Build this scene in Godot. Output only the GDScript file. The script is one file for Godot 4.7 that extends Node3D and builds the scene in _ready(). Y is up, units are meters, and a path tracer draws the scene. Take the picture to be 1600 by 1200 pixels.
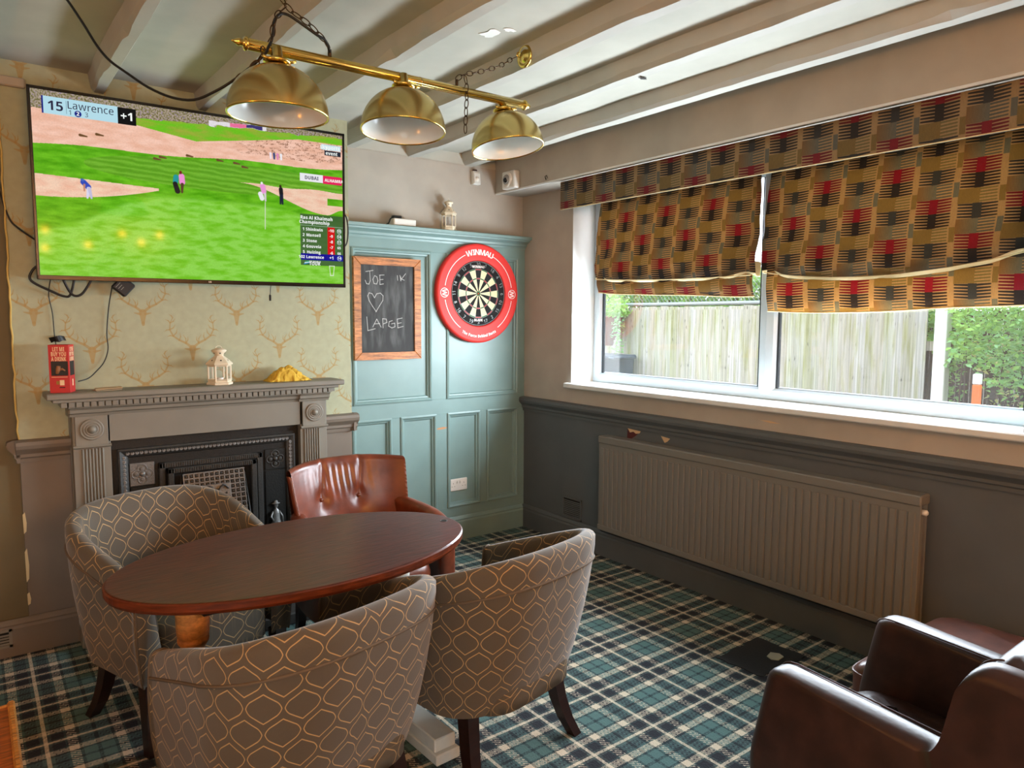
extends Node3D
# A pub corner: panelled wall with dartboard, chimney breast with television, window with blinds, oval table and tub chairs.
# x runs along the back wall (the window wall is x = 0), z towards the viewer, y up; metres.

var M := {}
var rng := RandomNumberGenerator.new()

func _ready():
	rng.seed = 7
	# ---- camera
	var cam := Camera3D.new()
	cam.name = "camera"
	cam.fov = 56.423
	cam.near = 0.05
	cam.far = 200.0
	cam.position = Vector3(-3.2828, 1.5608, 4.1992)
	cam.rotation = Vector3(-0.0915736, -0.6498716, 0.0042547)
	add_child(cam)
	cam.current = true
	# ---- sky and exposure
	var env := Environment.new()
	var sky := Sky.new()
	var sm := ProceduralSkyMaterial.new()
	sm.sky_top_color = Color(0.86, 0.92, 1.0)
	sm.sky_horizon_color = Color(0.96, 0.98, 1.0)
	sm.ground_bottom_color = Color(0.55, 0.54, 0.5)
	sm.ground_horizon_color = Color(0.8, 0.8, 0.78)
	sm.sky_energy_multiplier = 1.0
	sky.sky_material = sm
	env.background_mode = Environment.BG_SKY
	env.sky = sky
	env.background_energy_multiplier = 6.5
	env.tonemap_mode = Environment.TONE_MAPPER_LINEAR
	env.tonemap_exposure = 1.0
	env.sdfgi_enabled = true
	env.ssao_enabled = true
	env.ssil_enabled = true
	var we := WorldEnvironment.new()
	we.name = "environment"
	we.environment = env
	add_child(we)
	# ---- added area lights: extra daylight at the visible window, fill at an invented end window
	area_light("daylight_boost_main_window", Vector3(0.178, 1.41, 1.88), Vector3(-1, -0.02, 0), Vector2(2.48, 0.36), Color(0.91, 0.96, 1.0), 13.5)
	area_light("added_fill_end_window", Vector3(-4.6, 1.7, 6.45), Vector3(0.1, -0.1, -1), Vector2(2.2, 1.2), Color(1.0, 0.97, 0.92), 4.5)
	materials()
	room()
	window_side()
	outside()
	panelling()
	fireplace()
	television()
	lamp_fitting()
	wall_things()
	seating()
	behind_viewer()

func area_light(called, at, towards, size, col, e):
	var l := AreaLight3D.new()
	l.name = called
	l.area_size = size
	l.light_color = col
	l.light_energy = e
	l.area_range = 20.0
	l.area_attenuation = 2.0
	l.shadow_enabled = true
	add_child(l)
	l.look_at_from_position(at, at + towards, Vector3.UP)

# ------------------------------------------------------------ naming
var used := {}
func numbered(parent: Node, called: String) -> String:
	var key := str(parent.get_instance_id()) + called
	var n: int = used.get(key, 0)
	used[key] = n + 1
	return called if n == 0 else "%s_%03d" % [called, n]

func obj(called: String, st, m: Material, parent: Node = self) -> MeshInstance3D:
	var o := MeshInstance3D.new()
	o.name = numbered(parent, called)
	if st is SurfaceTool:
		st.generate_normals()
		o.mesh = st.commit()
	else:
		o.mesh = st
	o.material_override = m
	parent.add_child(o, true)
	return o

func tag(o: Node, label: String, category: String, group := "", kind := ""):
	if label: o.set_meta("label", label)
	if category: o.set_meta("category", category)
	if group: o.set_meta("group", group)
	if kind: o.set_meta("kind", kind)
	return o

func thing(called: String, label: String, category: String, at := Vector3.ZERO, yaw := 0.0, group := "") -> Node3D:
	var o := Node3D.new()
	o.name = numbered(self, called)
	add_child(o, true)
	o.position = at
	o.rotation.y = yaw
	tag(o, label, category, group)
	return o

func struct(o: Node, label := "") -> Node:
	o.set_meta("kind", "structure")
	if label: o.set_meta("label", label)
	return o

func snode(called: String, label: String) -> Node3D:
	var o := Node3D.new()
	o.name = numbered(self, called)
	add_child(o, true)
	return struct(o, label)

# ------------------------------------------------------------ shapes
func mb(smooth := false) -> SurfaceTool:
	var st := SurfaceTool.new()
	st.begin(Mesh.PRIMITIVE_TRIANGLES)
	st.set_smooth_group(0 if smooth else -1)
	return st

func poly(st: SurfaceTool, p: Array, out: Vector3, uv: Array = []):
	var n: Vector3 = (p[2] - p[0]).cross(p[1] - p[0])
	var c := p.size()
	for i in range(1, c - 1):
		var ids := [0, i, i + 1] if n.dot(out) >= 0.0 else [0, i + 1, i]
		for k in ids:
			if uv.size(): st.set_uv(uv[k])
			st.add_vertex(p[k])

func box(st: SurfaceTool, c: Vector3, s: Vector3, b := 0.0, t := Transform3D.IDENTITY):
	var h := s * 0.5
	b = minf(b, minf(h.x, minf(h.y, h.z)) * 0.98)
	var tc := t * c
	var ax := [0, 1, 2]
	for a in ax:
		var e: int = (a + 1) % 3
		var f: int = (a + 2) % 3
		for sg in [-1.0, 1.0]:
			var q := []
			for uvs in [[-1, -1], [1, -1], [1, 1], [-1, 1]]:
				var v := Vector3.ZERO
				v[a] = sg * h[a]
				v[e] = uvs[0] * (h[e] - b)
				v[f] = uvs[1] * (h[f] - b)
				q.append(t * (c + v))
			poly(st, q, (q[0] + q[2]) * 0.5 - tc)
	if b <= 0.0: return
	for a in ax:
		var e: int = (a + 1) % 3
		var f: int = (a + 2) % 3
		for se in [-1.0, 1.0]:
			for sf in [-1.0, 1.0]:
				var q := []
				for k in [[-1.0, 0], [1.0, 0], [1.0, 1], [-1.0, 1]]:
					var v := Vector3.ZERO
					v[a] = k[0] * (h[a] - b)
					v[e] = se * (h[e] - (b if k[1] == 1 else 0.0))
					v[f] = sf * (h[f] - (0.0 if k[1] == 1 else b))
					q.append(t * (c + v))
				poly(st, q, (q[0] + q[2]) * 0.5 - tc)
	for sx in [-1.0, 1.0]:
		for sy in [-1.0, 1.0]:
			for sz in [-1.0, 1.0]:
				var g := Vector3(sx, sy, sz)
				var q := []
				for a in ax:
					var v := g * (h - Vector3(b, b, b))
					v[a] = g[a] * h[a]
					q.append(t * (c + v))
				poly(st, q, (q[0] + q[1] + q[2]) / 3.0 - tc)

func span(st: SurfaceTool, a: Vector3, b: Vector3, bev := 0.0):   # a box between two corners
	box(st, (a + b) * 0.5, (b - a).abs(), bev)

func extrude(st: SurfaceTool, prof: Array, o: Vector3, u: Vector3, v: Vector3, d: Vector3, caps := true):
	var pv := PackedVector2Array(prof)
	var area := 0.0
	for i in pv.size():
		area += pv[i].cross(pv[(i + 1) % pv.size()])
	for i in pv.size():
		var a := pv[i]
		var b := pv[(i + 1) % pv.size()]
		var n2 := Vector2(b.y - a.y, a.x - b.x) * signf(area)
		var pa := o + u * a.x + v * a.y
		var pb := o + u * b.x + v * b.y
		poly(st, [pa, pb, pb + d, pa + d], u * n2.x + v * n2.y)
	if caps:
		var tri := Geometry2D.triangulate_polygon(pv)
		for k in range(0, tri.size(), 3):
			var q := []
			for j in 3: q.append(o + u * pv[tri[k + j]].x + v * pv[tri[k + j]].y)
			poly(st, q, -d)
			poly(st, [q[0] + d, q[1] + d, q[2] + d], d)

func rings(st: SurfaceTool, R: Array, closed := true, caps := true, uv: Array = []):   # skin over a row of rings (each an Array of Vector3)
	var n: int = R[0].size()
	for i in R.size() - 1:
		var ca := Vector3.ZERO
		for p in R[i]: ca += p / float(n)
		for p in R[i + 1]: ca += p / float(n)
		ca *= 0.5
		for j in (n if closed else n - 1):
			var k: int = (j + 1) % n
			var q := [R[i][j], R[i][k], R[i + 1][k], R[i + 1][j]]
			var w := []
			if uv.size(): w = [uv[i][j], uv[i][k], uv[i + 1][k], uv[i + 1][j]]
			poly4(st, q, (q[0] + q[1] + q[2] + q[3]) * 0.25 - ca, w)
	if caps:
		var dir: Vector3 = R[R.size() - 1][0] - R[0][0]
		cap(st, R[0], -dir)
		cap(st, R[R.size() - 1], dir)

func cap(st: SurfaceTool, ring: Array, out: Vector3):   # fills a flat ring, hollow outlines too
	var n := Vector3.ZERO
	for i in range(1, ring.size() - 1): n += (ring[i] - ring[0]).cross(ring[i + 1] - ring[0])
	n = n.normalized()
	var u: Vector3 = n.cross(Vector3.UP if absf(n.y) < 0.9 else Vector3.RIGHT).normalized()
	var v := n.cross(u)
	var p2 := PackedVector2Array()
	for p in ring: p2.append(Vector2(p.dot(u), p.dot(v)))
	var t := Geometry2D.triangulate_polygon(p2)
	if t.is_empty():
		poly(st, ring, out)
	for k in range(0, t.size(), 3): poly(st, [ring[t[k]], ring[t[k + 1]], ring[t[k + 2]]], out)

func poly4(st: SurfaceTool, p: Array, out: Vector3, uv: Array = []):   # a quad that may have a collapsed side
	var n: Vector3 = (p[2] - p[0]).cross(p[1] - p[0]) + (p[3] - p[0]).cross(p[2] - p[0])
	for ids in ([[0, 1, 2], [0, 2, 3]] if n.dot(out) >= 0.0 else [[0, 2, 1], [0, 3, 2]]):
		if p[ids[0]].is_equal_approx(p[ids[1]]) or p[ids[1]].is_equal_approx(p[ids[2]]) or p[ids[0]].is_equal_approx(p[ids[2]]): continue
		for k in ids:
			if uv.size(): st.set_uv(uv[k])
			st.add_vertex(p[k])

func grid(st: SurfaceTool, G: Array, flip := false, uv: Array = []):   # an open sheet: rows of points; the front is cross(column, row)
	for i in G.size() - 1:
		for j in G[i].size() - 1:
			var ix := [[i, j], [i, j + 1], [i + 1, j + 1], [i + 1, j]]
			if flip: ix.reverse()
			for t in [[0, 1, 2], [0, 2, 3]]:
				for k in t:
					if uv.size(): st.set_uv(uv[ix[k][0]][ix[k][1]])
					st.add_vertex(G[ix[k][0]][ix[k][1]])

func tube(st: SurfaceTool, pts: Array, r, seg := 8, caps := true):
	var R := []
	var up := Vector3.UP
	for i in pts.size():
		var d: Vector3 = (pts[mini(i + 1, pts.size() - 1)] - pts[maxi(i - 1, 0)]).normalized()
		if absf(d.dot(up)) > 0.95: up = Vector3.RIGHT if absf(d.x) < 0.9 else Vector3.BACK
		var a := d.cross(up).normalized()
		up = a.cross(d).normalized()
		var rad: float = r[i] if r is Array else r
		var ring := []
		for k in seg:
			var t := TAU * k / seg
			ring.append(pts[i] + (a * cos(t) + up * sin(t)) * rad)
		R.append(ring)
	rings(st, R, true, caps)

func lathe(st: SurfaceTool, prof: Array, seg := 32, t := Transform3D.IDENTITY):   # prof: Vector2(radius, height)
	var R := []
	for p in prof:
		var ring := []
		for k in seg:
			var a := TAU * k / seg
			ring.append(t * Vector3(p.x * cos(a), p.y, p.x * sin(a)))
		R.append(ring)
	for i in R.size() - 1:
		var n2 := Vector2(prof[i + 1].y - prof[i].y, prof[i].x - prof[i + 1].x)
		for j in seg:
			var k := (j + 1) % seg
			var a := TAU * (j + 0.5) / seg
			poly4(st, [R[i][j], R[i][k], R[i + 1][k], R[i + 1][j]], t.basis * Vector3(n2.x * cos(a), n2.y, n2.x * sin(a)))

func curve(pts: Array, n := 6) -> Array:   # a smooth run through the points
	var out := []
	for i in pts.size() - 1:
		var a: Vector3 = pts[maxi(i - 1, 0)]
		var d: Vector3 = pts[mini(i + 2, pts.size() - 1)]
		for k in n:
			out.append(pts[i].cubic_interpolate(pts[i + 1], a, d, float(k) / n))
	out.append(pts[pts.size() - 1])
	return out

func lettering(parent: Node, words: String, at: Vector3, size: float, m: Material, b := Basis.IDENTITY, bold := true, called := "lettering", depth := 0.0008, squeeze := 1.0) -> MeshInstance3D:
	var tm := TextMesh.new()
	var f := SystemFont.new()
	f.font_names = PackedStringArray(["Droid Sans"])
	f.font_weight = 700 if bold else 400
	tm.font = f
	tm.font_size = 32
	tm.pixel_size = size / 23.0
	tm.depth = depth
	tm.curve_step = 4.0
	tm.text = words
	var o := MeshInstance3D.new()
	o.name = numbered(parent, called)
	o.mesh = tm
	o.material_override = m
	o.transform = Transform3D(b * Basis.from_scale(Vector3(squeeze, 1, 1)), at)
	parent.add_child(o, true)
	return o

func bezel_rot(yaw: float, pitch := 0.0, roll := 0.0) -> Basis:
	return Basis.from_euler(Vector3(pitch, yaw, roll))

# ------------------------------------------------------------ materials
func mat(called: String, col: Color, rough := 0.7, metal := 0.0) -> StandardMaterial3D:
	var m := StandardMaterial3D.new()
	m.resource_name = called
	m.albedo_color = col
	m.roughness = rough
	m.metallic = metal
	M[called] = m
	return m

func noise_tex(size: int, freq: float, seed_: int, lo: Color, hi: Color, oct := 4, kind := FastNoiseLite.TYPE_SIMPLEX_SMOOTH) -> NoiseTexture2D:
	var n := FastNoiseLite.new()
	n.noise_type = kind
	n.seed = seed_
	n.frequency = freq
	n.fractal_octaves = oct
	var t := NoiseTexture2D.new()
	t.width = size
	t.height = size
	t.seamless = true
	t.noise = n
	var g := Gradient.new()
	g.set_color(0, lo)
	g.set_color(1, hi)
	t.color_ramp = g
	return t

func tri(m: StandardMaterial3D, t: Texture2D, scale: Vector3, bump := 0.0, world := false, bt: Texture2D = null):
	m.uv1_triplanar = true
	m.uv1_world_triplanar = world
	m.uv1_scale = scale
	if t: m.albedo_texture = t
	if bump > 0.0:
		m.heightmap_enabled = true
		m.heightmap_texture = bt if bt else t
		m.heightmap_scale = bump
	return m

func painted(called: String, col: Color, rough := 0.55, bump := 0.12) -> StandardMaterial3D:
	return tri(mat(called, col, rough), M_wear, Vector3.ONE * 0.9, bump, true)

var M_wear: Texture2D
var M_fine: Texture2D
var M_grain: Texture2D

func g(v: float) -> Color:
	return Color(v, v, v)

func materials():
	M_wear = noise_tex(512, 0.006, 3, g(0.93), g(1.0), 6)
	M_fine = noise_tex(256, 0.05, 5, g(0.8), g(1.0), 3)
	M_grain = grain_tex()
	painted("wall_beige", Color(0.68, 0.65, 0.60), 0.8)
	painted("wall_slate", Color(0.34, 0.355, 0.36), 0.6)
	painted("wall_olive", Color(0.43, 0.39, 0.28), 0.8)
	painted("wall_taupe", Color(0.45, 0.41, 0.36), 0.6)
	painted("ceiling_paint", Color(0.72, 0.71, 0.66), 0.85)
	painted("beam_paint", Color(0.72, 0.71, 0.67), 0.7, 0.5)
	painted("panel_teal", Color(0.47, 0.575, 0.56), 0.42, 0.2)
	painted("surround_grey", Color(0.48, 0.465, 0.42), 0.5)
	painted("white_gloss", Color(0.86, 0.87, 0.86), 0.3, 0.05)
	mat("upvc", Color(0.76, 0.81, 0.84), 0.3)
	mat("gasket", Color(0.16, 0.18, 0.2), 0.6)
	mat("radiator_grey", Color(0.44, 0.43, 0.405), 0.5)
	mat("radiator_dark", Color(0.14, 0.17, 0.2), 0.6)
	tri(mat("iron", Color(0.27, 0.27, 0.26), 0.42, 0.45), M_fine, Vector3.ONE * 6, 0.25)
	tri(mat("iron_dark", Color(0.14, 0.14, 0.13), 0.45, 0.4), M_fine, Vector3.ONE * 6, 0.25)
	tri(mat("iron_pale", Color(0.48, 0.48, 0.47), 0.4, 0.4), M_fine, Vector3.ONE * 9, 0.4)
	tri(mat("slate_stone", Color(0.25, 0.24, 0.23), 0.5), M_fine, Vector3.ONE * 3, 0.2)
	mat("brass", Color(0.88, 0.76, 0.42), 0.2, 1.0)
	tri(mat("brass_worn", Color(0.82, 0.73, 0.47), 0.27, 1.0), M_wear, Vector3.ONE * 2.0)
	mat("chain_bronze", Color(0.30, 0.23, 0.15), 0.4, 0.9)
	mat("enamel", Color(0.86, 0.87, 0.85), 0.2)
	mat("black_plastic", Color(0.025, 0.025, 0.028), 0.35)
	mat("cable_black", Color(0.03, 0.03, 0.03), 0.5)
	mat("white_plastic", Color(0.84, 0.83, 0.80), 0.35)
	mat("cream_enamel", Color(0.83, 0.78, 0.68), 0.45)
	mat("slot_black", Color(0.03, 0.03, 0.03), 0.8)
	var gl := mat("clear_glass", Color(1, 1, 1, 0.04), 0.03)
	gl.transparency = BaseMaterial3D.TRANSPARENCY_ALPHA
	# woods
	tri(mat("mahogany", Color(0.34, 0.145, 0.09), 0.30), M_grain, Vector3(1.3, 1.3, 1.3), 0.08)
	M.mahogany.clearcoat_enabled = true
	M.mahogany.clearcoat = 0.1
	M.mahogany.metallic_specular = 0.36
	M.mahogany.clearcoat_roughness = 0.16
	tri(mat("table_edge", Color(0.44, 0.205, 0.10), 0.32), M_grain, Vector3(1.3, 1.3, 1.3))
	tri(mat("leg_wood", Color(0.16, 0.062, 0.045), 0.35), M_grain, Vector3(2, 2, 2))
	tri(mat("pine", Color(0.86, 0.60, 0.34), 0.4), M_grain, Vector3(2.5, 0.6, 2.5), 0.05)
	tri(mat("pine_frame", Color(0.80, 0.52, 0.29), 0.55), M_grain, Vector3(0.9, 0.9, 0.9), 0.05)
	tri(mat("varnished_top", Color(0.62, 0.34, 0.10), 0.35), M_grain, Vector3(1.5, 1.5, 1.5))
	tri(mat("white_paint_wood", Color(0.84, 0.85, 0.82), 0.5), M_wear, Vector3.ONE * 3, 0.2)
	# leather
	var lb := noise_tex(256, 0.09, 21, g(0.35), g(1.0), 3, FastNoiseLite.TYPE_CELLULAR)
	var lc := noise_tex(512, 0.008, 22, Color(0.62, 0.58, 0.56), Color(1, 1, 1), 5)
	tri(mat("leather_tan", Color(0.53, 0.26, 0.155), 0.34), lc, Vector3.ONE * 2.2, 0.06, false, lb)
	tri(mat("leather_dark", Color(0.25, 0.15, 0.125), 0.43), lc, Vector3.ONE * 2.2, 0.06, false, lb)
	tri(mat("leather_bench", Color(0.40, 0.215, 0.15), 0.33), lc, Vector3.ONE * 1.6, 0.06, false, lb)
	# patterned cloths
	var hx := hex_tex()
	var up := mat("hex_fabric", Color(1, 1, 1), 0.85)
	up.albedo_texture = hx
	up.rim_enabled = true
	up.rim = 0.5
	up.rim_tint = 0.6
	tri(mat("hex_seat", Color(1, 1, 1), 0.85), hx, Vector3(1 / 0.194, 1 / 0.144, 1 / 0.194))
	var bl := mat("blind_cloth", Color(1, 1, 1), 0.9)
	bl.albedo_texture = blind_tex()
	bl.backlight_enabled = true
	bl.backlight = Color(1.0, 0.80, 0.55)
	var vl := mat("valance_cloth", Color(1, 1, 1), 0.9)
	vl.albedo_texture = bl.albedo_texture
	var ln := mat("blind_lining", Color(0.83, 0.76, 0.58), 0.9)
	ln.backlight_enabled = true
	ln.backlight = Color(0.6, 0.5, 0.35)
	var cp := mat("carpet", Color(1, 1, 1), 0.95)
	tri(cp, carpet_tex(), Vector3.ONE / 0.3125, 0.0, true)
	cp.uv1_offset = Vector3(0.02, 0, 0.19)
	cp.heightmap_enabled = true
	cp.heightmap_texture = noise_tex(256, 0.12, 31, g(0), g(1), 2)
	cp.heightmap_scale = 0.15
	var wp := mat("wallpaper", Color(1, 1, 1), 0.75)
	wp.albedo_texture = stag_tex()
	# outside
	for i in 5:
		var c: Color = [Color(0.70, 0.67, 0.60), Color(0.67, 0.65, 0.57), Color(0.73, 0.71, 0.66), Color(0.64, 0.63, 0.50), Color(0.70, 0.69, 0.61)][i]
		tri(mat("fence_board_%d" % i, c, 0.9), board_tex(i), Vector3(1, 0.6, 6.0), 0.2, true)
	for i in 4:
		var lf := mat("leaf_%d" % i, [Color(0.30, 0.50, 0.20), Color(0.50, 0.66, 0.28), Color(0.44, 0.62, 0.38), Color(0.64, 0.54, 0.36)][i], 0.55)
		lf.backlight_enabled = true
		lf.backlight = Color(0.6, 0.7, 0.35)
	tri(mat("old_boards", Color(0.38, 0.29, 0.20), 0.9), M_grain, Vector3(2, 2, 2), 0.2)
	tri(mat("gravel", Color(0.52, 0.50, 0.46), 0.95), M_fine, Vector3.ONE * 2, 0.5, true)
	mat("twig", Color(0.33, 0.24, 0.15), 0.9)
	mat("orange_post", Color(0.86, 0.42, 0.12), 0.6)
	mat("bin_grey", Color(0.22, 0.25, 0.29), 0.45)
	mat("terracotta", Color(0.55, 0.33, 0.22), 0.8)
	mat("wire", Color(0.55, 0.57, 0.56), 0.5, 0.5)

func unlit(called: String, col: Color) -> StandardMaterial3D:   # the light of a screen
	var m := mat(called, Color.BLACK, 0.2)
	m.emission_enabled = true
	m.emission = col
	m.emission_energy_multiplier = 1.0
	return m

func grain_tex() -> Texture2D:
	var n := FastNoiseLite.new()
	n.seed = 11
	n.frequency = 1.0
	n.fractal_octaves = 3
	var im := Image.create(512, 512, false, Image.FORMAT_RGB8)
	for y in 512:
		var w := absf(y / 256.0 - 1.0)
		for x in 512:
			var a := TAU * x / 512.0
			var p := Vector3(cos(a) * 1.1, sin(a) * 1.1, y * 0.11)
			var v := n.get_noise_3dv(p) * (w) + n.get_noise_3dv(p + Vector3(0, 0, -56.32 * signf(y - 256))) * (1.0 - w)
			v += 0.5 * n.get_noise_3d(cos(a) * 4.0, sin(a) * 4.0, absf(y - 256) * 0.7)
			var k := clampf(0.82 + v * 0.42, 0.45, 1.0)
			im.set_pixel(x, y, Color(k, k * 0.97, k * 0.93))
	return ImageTexture.create_from_image(im)

func board_tex(i: int) -> Texture2D:
	var n := FastNoiseLite.new()
	n.seed = 40 + i
	n.frequency = 0.02
	var im := Image.create(128, 256, false, Image.FORMAT_RGB8)
	for y in 256:
		for x in 128:
			var s := n.get_noise_2d(x * 3.0, y * 0.25)
			var moss := clampf(n.get_noise_2d(x * 0.7 + 300, y * 0.5) * 1.6, 0, 1)
			var knot := clampf((n.get_noise_2d(x * 1.7 + 900, y * 1.7) - 0.52) * 6.0, 0, 1)
			var k := (0.9 + 0.22 * s) * (1.0 - 0.6 * knot)
			im.set_pixel(x, y, Color(k, k, k).lerp(Color(0.80, 0.82, 0.52) * k, moss * 0.7))
	return ImageTexture.create_from_image(im)

func hex_tex() -> Texture2D:   # outlined long hexagons on a woven ground; two columns of them, 0.194 x 0.144 m
	var W := 512
	var H := 384
	var im := Image.create(W, H, false, Image.FORMAT_RGB8)
	var r := RandomNumberGenerator.new()
	r.seed = 5
	for y in H:
		for x in W:
			var px := 0.194 * x / W
			var py := 0.144 * y / H
			var best := 9.0
			var dd := 0.0
			# distance to the outline of the nearest hexagon (half width 0.0485, vertical side 0.040, rise 0.032)
			for row in range(-1, 4):
				var cy := row * 0.072
				for col in range(-1, 4):
					var cx := col * 0.097 + (0.0485 if row % 2 != 0 else 0.0)
					var ax := absf(px - cx)
					var ay := absf(py - cy)
					var e1 := ax - 0.0485                        # upright side
					var e2 := (ax * 0.032 + ay * 0.0485 - 0.0485 * 0.052) / 0.0581   # sloping side
					var e := maxf(e1 + 0.0032, e2 + 0.0092)
					# round the corners
					if e1 + 0.0032 > -0.014 and e2 + 0.0092 > -0.014:
						e = Vector2(e1 + 0.0172, e2 + 0.0232).length() - 0.014
					if e < best:
						best = e
			dd = absf(best)
			var line := 1.0 - smoothstep(0.0011, 0.0020, dd)
			var weave := 0.86 + 0.14 * sin(y * 2.1) * sin(x * 1.9 + y * 0.6) + r.randf_range(-0.1, 0.1)
			var ground := Color(0.36, 0.325, 0.27) * weave
			var gold := Color(0.74, 0.61, 0.41) * (0.92 + 0.1 * sin(x * 2.2 + y * 1.3))
			var c := ground.lerp(gold, line)
			im.set_pixel(x, y, Color(c.r, c.g, c.b))
	return ImageTexture.create_from_image(im)

func carpet_tex() -> Texture2D:   # one sett of the tartan
	var N := 640
	var im := Image.create(N, N, false, Image.FORMAT_RGB8)
	var r := RandomNumberGenerator.new()
	r.seed = 9
	var cream := Color(0.84, 0.78, 0.68)
	var navy := Color(0.075, 0.09, 0.13)
	var teal := Color(0.31, 0.44, 0.43)
	var deep := Color(0.11, 0.20, 0.21)
	var band := []
	for i in N:
		var d: float = absf(fposmod(float(i) / N + 0.5, 1.0) - 0.5) * 0.3125
		if d < 0.0065: band.append(cream)
		elif d < 0.019: band.append(deep.lerp(cream, 0.22))
		elif d < 0.058: band.append(navy)
		elif d < 0.0655: band.append(deep.lerp(teal, 0.35))
		elif d < 0.0975: band.append(cream)
		elif d < 0.1075: band.append(deep)
		elif d < 0.1495: band.append(teal)
		else: band.append(deep)
	for y in N:
		for x in N:
			# each tuft shows one thread of the two: a coarse twill
			var tx := x / 8
			var ty := y / 8
			var warp := (tx + ty) % 2 == 0
			if (tx * 7 + ty * 13) % 11 == 0: warp = not warp
			var a: Color = band[x]
			var b: Color = band[y]
			var c: Color = a if warp else b
			var la: bool = absf(fposmod(float(x) / N + 0.5, 1.0) - 0.5) * 0.3125 < 0.0065
			var lb: bool = absf(fposmod(float(y) / N + 0.5, 1.0) - 0.5) * 0.3125 < 0.0065
			if la or lb:
				c = cream.lerp(c, 0.45)
			else:
				c = c.lerp(a.lerp(b, 0.5), 0.25)
				if a != b and c.get_luminance() > 0.5 and (tx * 5 + ty * 3) % 4 == 0: c = b if warp else a
			var k := r.randf_range(0.74, 1.06)
			im.set_pixel(x, y, Color(c.r * k, c.g * k, c.b * k))
	return ImageTexture.create_from_image(im)

func blind_tex() -> Texture2D:   # woven blocks with combed bars at their sides, half-drop; 0.338 x 0.33 m
	var W := 640
	var H := 640
	var im := Image.create(W, H, false, Image.FORMAT_RGB8)
	var r := RandomNumberGenerator.new()
	r.seed = 12
	var n := FastNoiseLite.new()
	n.seed = 13
	n.frequency = 0.06
	var tan_ := Color(0.58, 0.485, 0.35)
	var red := Color(0.44, 0.07, 0.13)
	var black := Color(0.145, 0.125, 0.125)
	var olive := Color(0.44, 0.37, 0.21)
	var grey := Color(0.36, 0.37, 0.34)
	var slate := Color(0.19, 0.20, 0.21)
	for y in H:
		for x in W:
			var half := 0 if x < W / 2 else 1
			var u := fposmod(x / (W * 0.5), 1.0)
			var v := fposmod(y * 5.0 / H + half * 2.5, 5.0)
			var row := int(v)
			var fy := v - row
			var c := tan_
			var bar_c := black
			var solid := black
			var motif := true
			match row:
				0:
					solid = red
					bar_c = red.lerp(black, 0.25)
				1:
					solid = black
					bar_c = black
				3:
					solid = slate
					bar_c = slate.lerp(black, 0.4)
				2:
					motif = false
					solid = olive
					bar_c = Color(0.40, 0.37, 0.24)
				_:
					motif = false
					solid = grey.lerp(Color(0.45, 0.33, 0.19), clampf(0.9 - u * 2.0, 0, 1))
					bar_c = grey.lerp(slate, 0.3)
			var near := -1.0
			if motif:
				if u < 0.33: near = u / 0.33
				elif u < 0.53: c = solid
				elif u < 0.87: near = (0.87 - u) / 0.34
			else:
				var w := fposmod(u + 0.13, 1.0)
				if w < 0.60: c = solid
				elif w < 0.98: near = (0.98 - w) / 0.38
			if near >= 0.0:
				var p: float = fposmod((fy + 0.05 * (1.0 - near)) * 5.0, 1.0)
				var width := lerpf(0.42, 0.74, near) if motif else lerpf(0.45, 0.60, near)
				var on := 1.0 - smoothstep(width - 0.16, width + 0.16, absf(p - 0.5) * 2.0)
				c = tan_.lerp(bar_c, on * (1.0 if near > 0.08 else near / 0.08))
			var k := 0.90 + 0.10 * sin(x * 2.4 + sin(y * 0.05)) + 0.07 * n.get_noise_2d(x * 2.5, y * 0.2) + r.randf_range(-0.10, 0.10)
			im.set_pixel(x, y, Color(c.r * k, c.g * k, c.b * k))
	return ImageTexture.create_from_image(im)

func stroke(im: Image, a: Vector2, b: Vector2, ra: float, rb: float, col: Color, wrap := true, soft := 1.0):
	var W := im.get_width()
	var H := im.get_height()
	var rm := maxf(ra, rb) + soft + 1.0
	var ab := b - a
	var l2 := maxf(ab.length_squared(), 1e-6)
	for y in range(int(minf(a.y, b.y) - rm), int(maxf(a.y, b.y) + rm) + 1):
		for x in range(int(minf(a.x, b.x) - rm), int(maxf(a.x, b.x) + rm) + 1):
			if not wrap and (x < 0 or y < 0 or x >= W or y >= H): continue
			var p := Vector2(x, y)
			var t := clampf((p - a).dot(ab) / l2, 0.0, 1.0)
			var d := p.distance_to(a + ab * t) - lerpf(ra, rb, t)
			var k := (1.0 - smoothstep(-soft, soft, d)) * col.a
			if k > 0.0:
				var X := posmod(x, W)
				var Y := posmod(y, H)
				im.set_pixel(X, Y, im.get_pixel(X, Y).lerp(Color(col.r, col.g, col.b), k))

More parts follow.
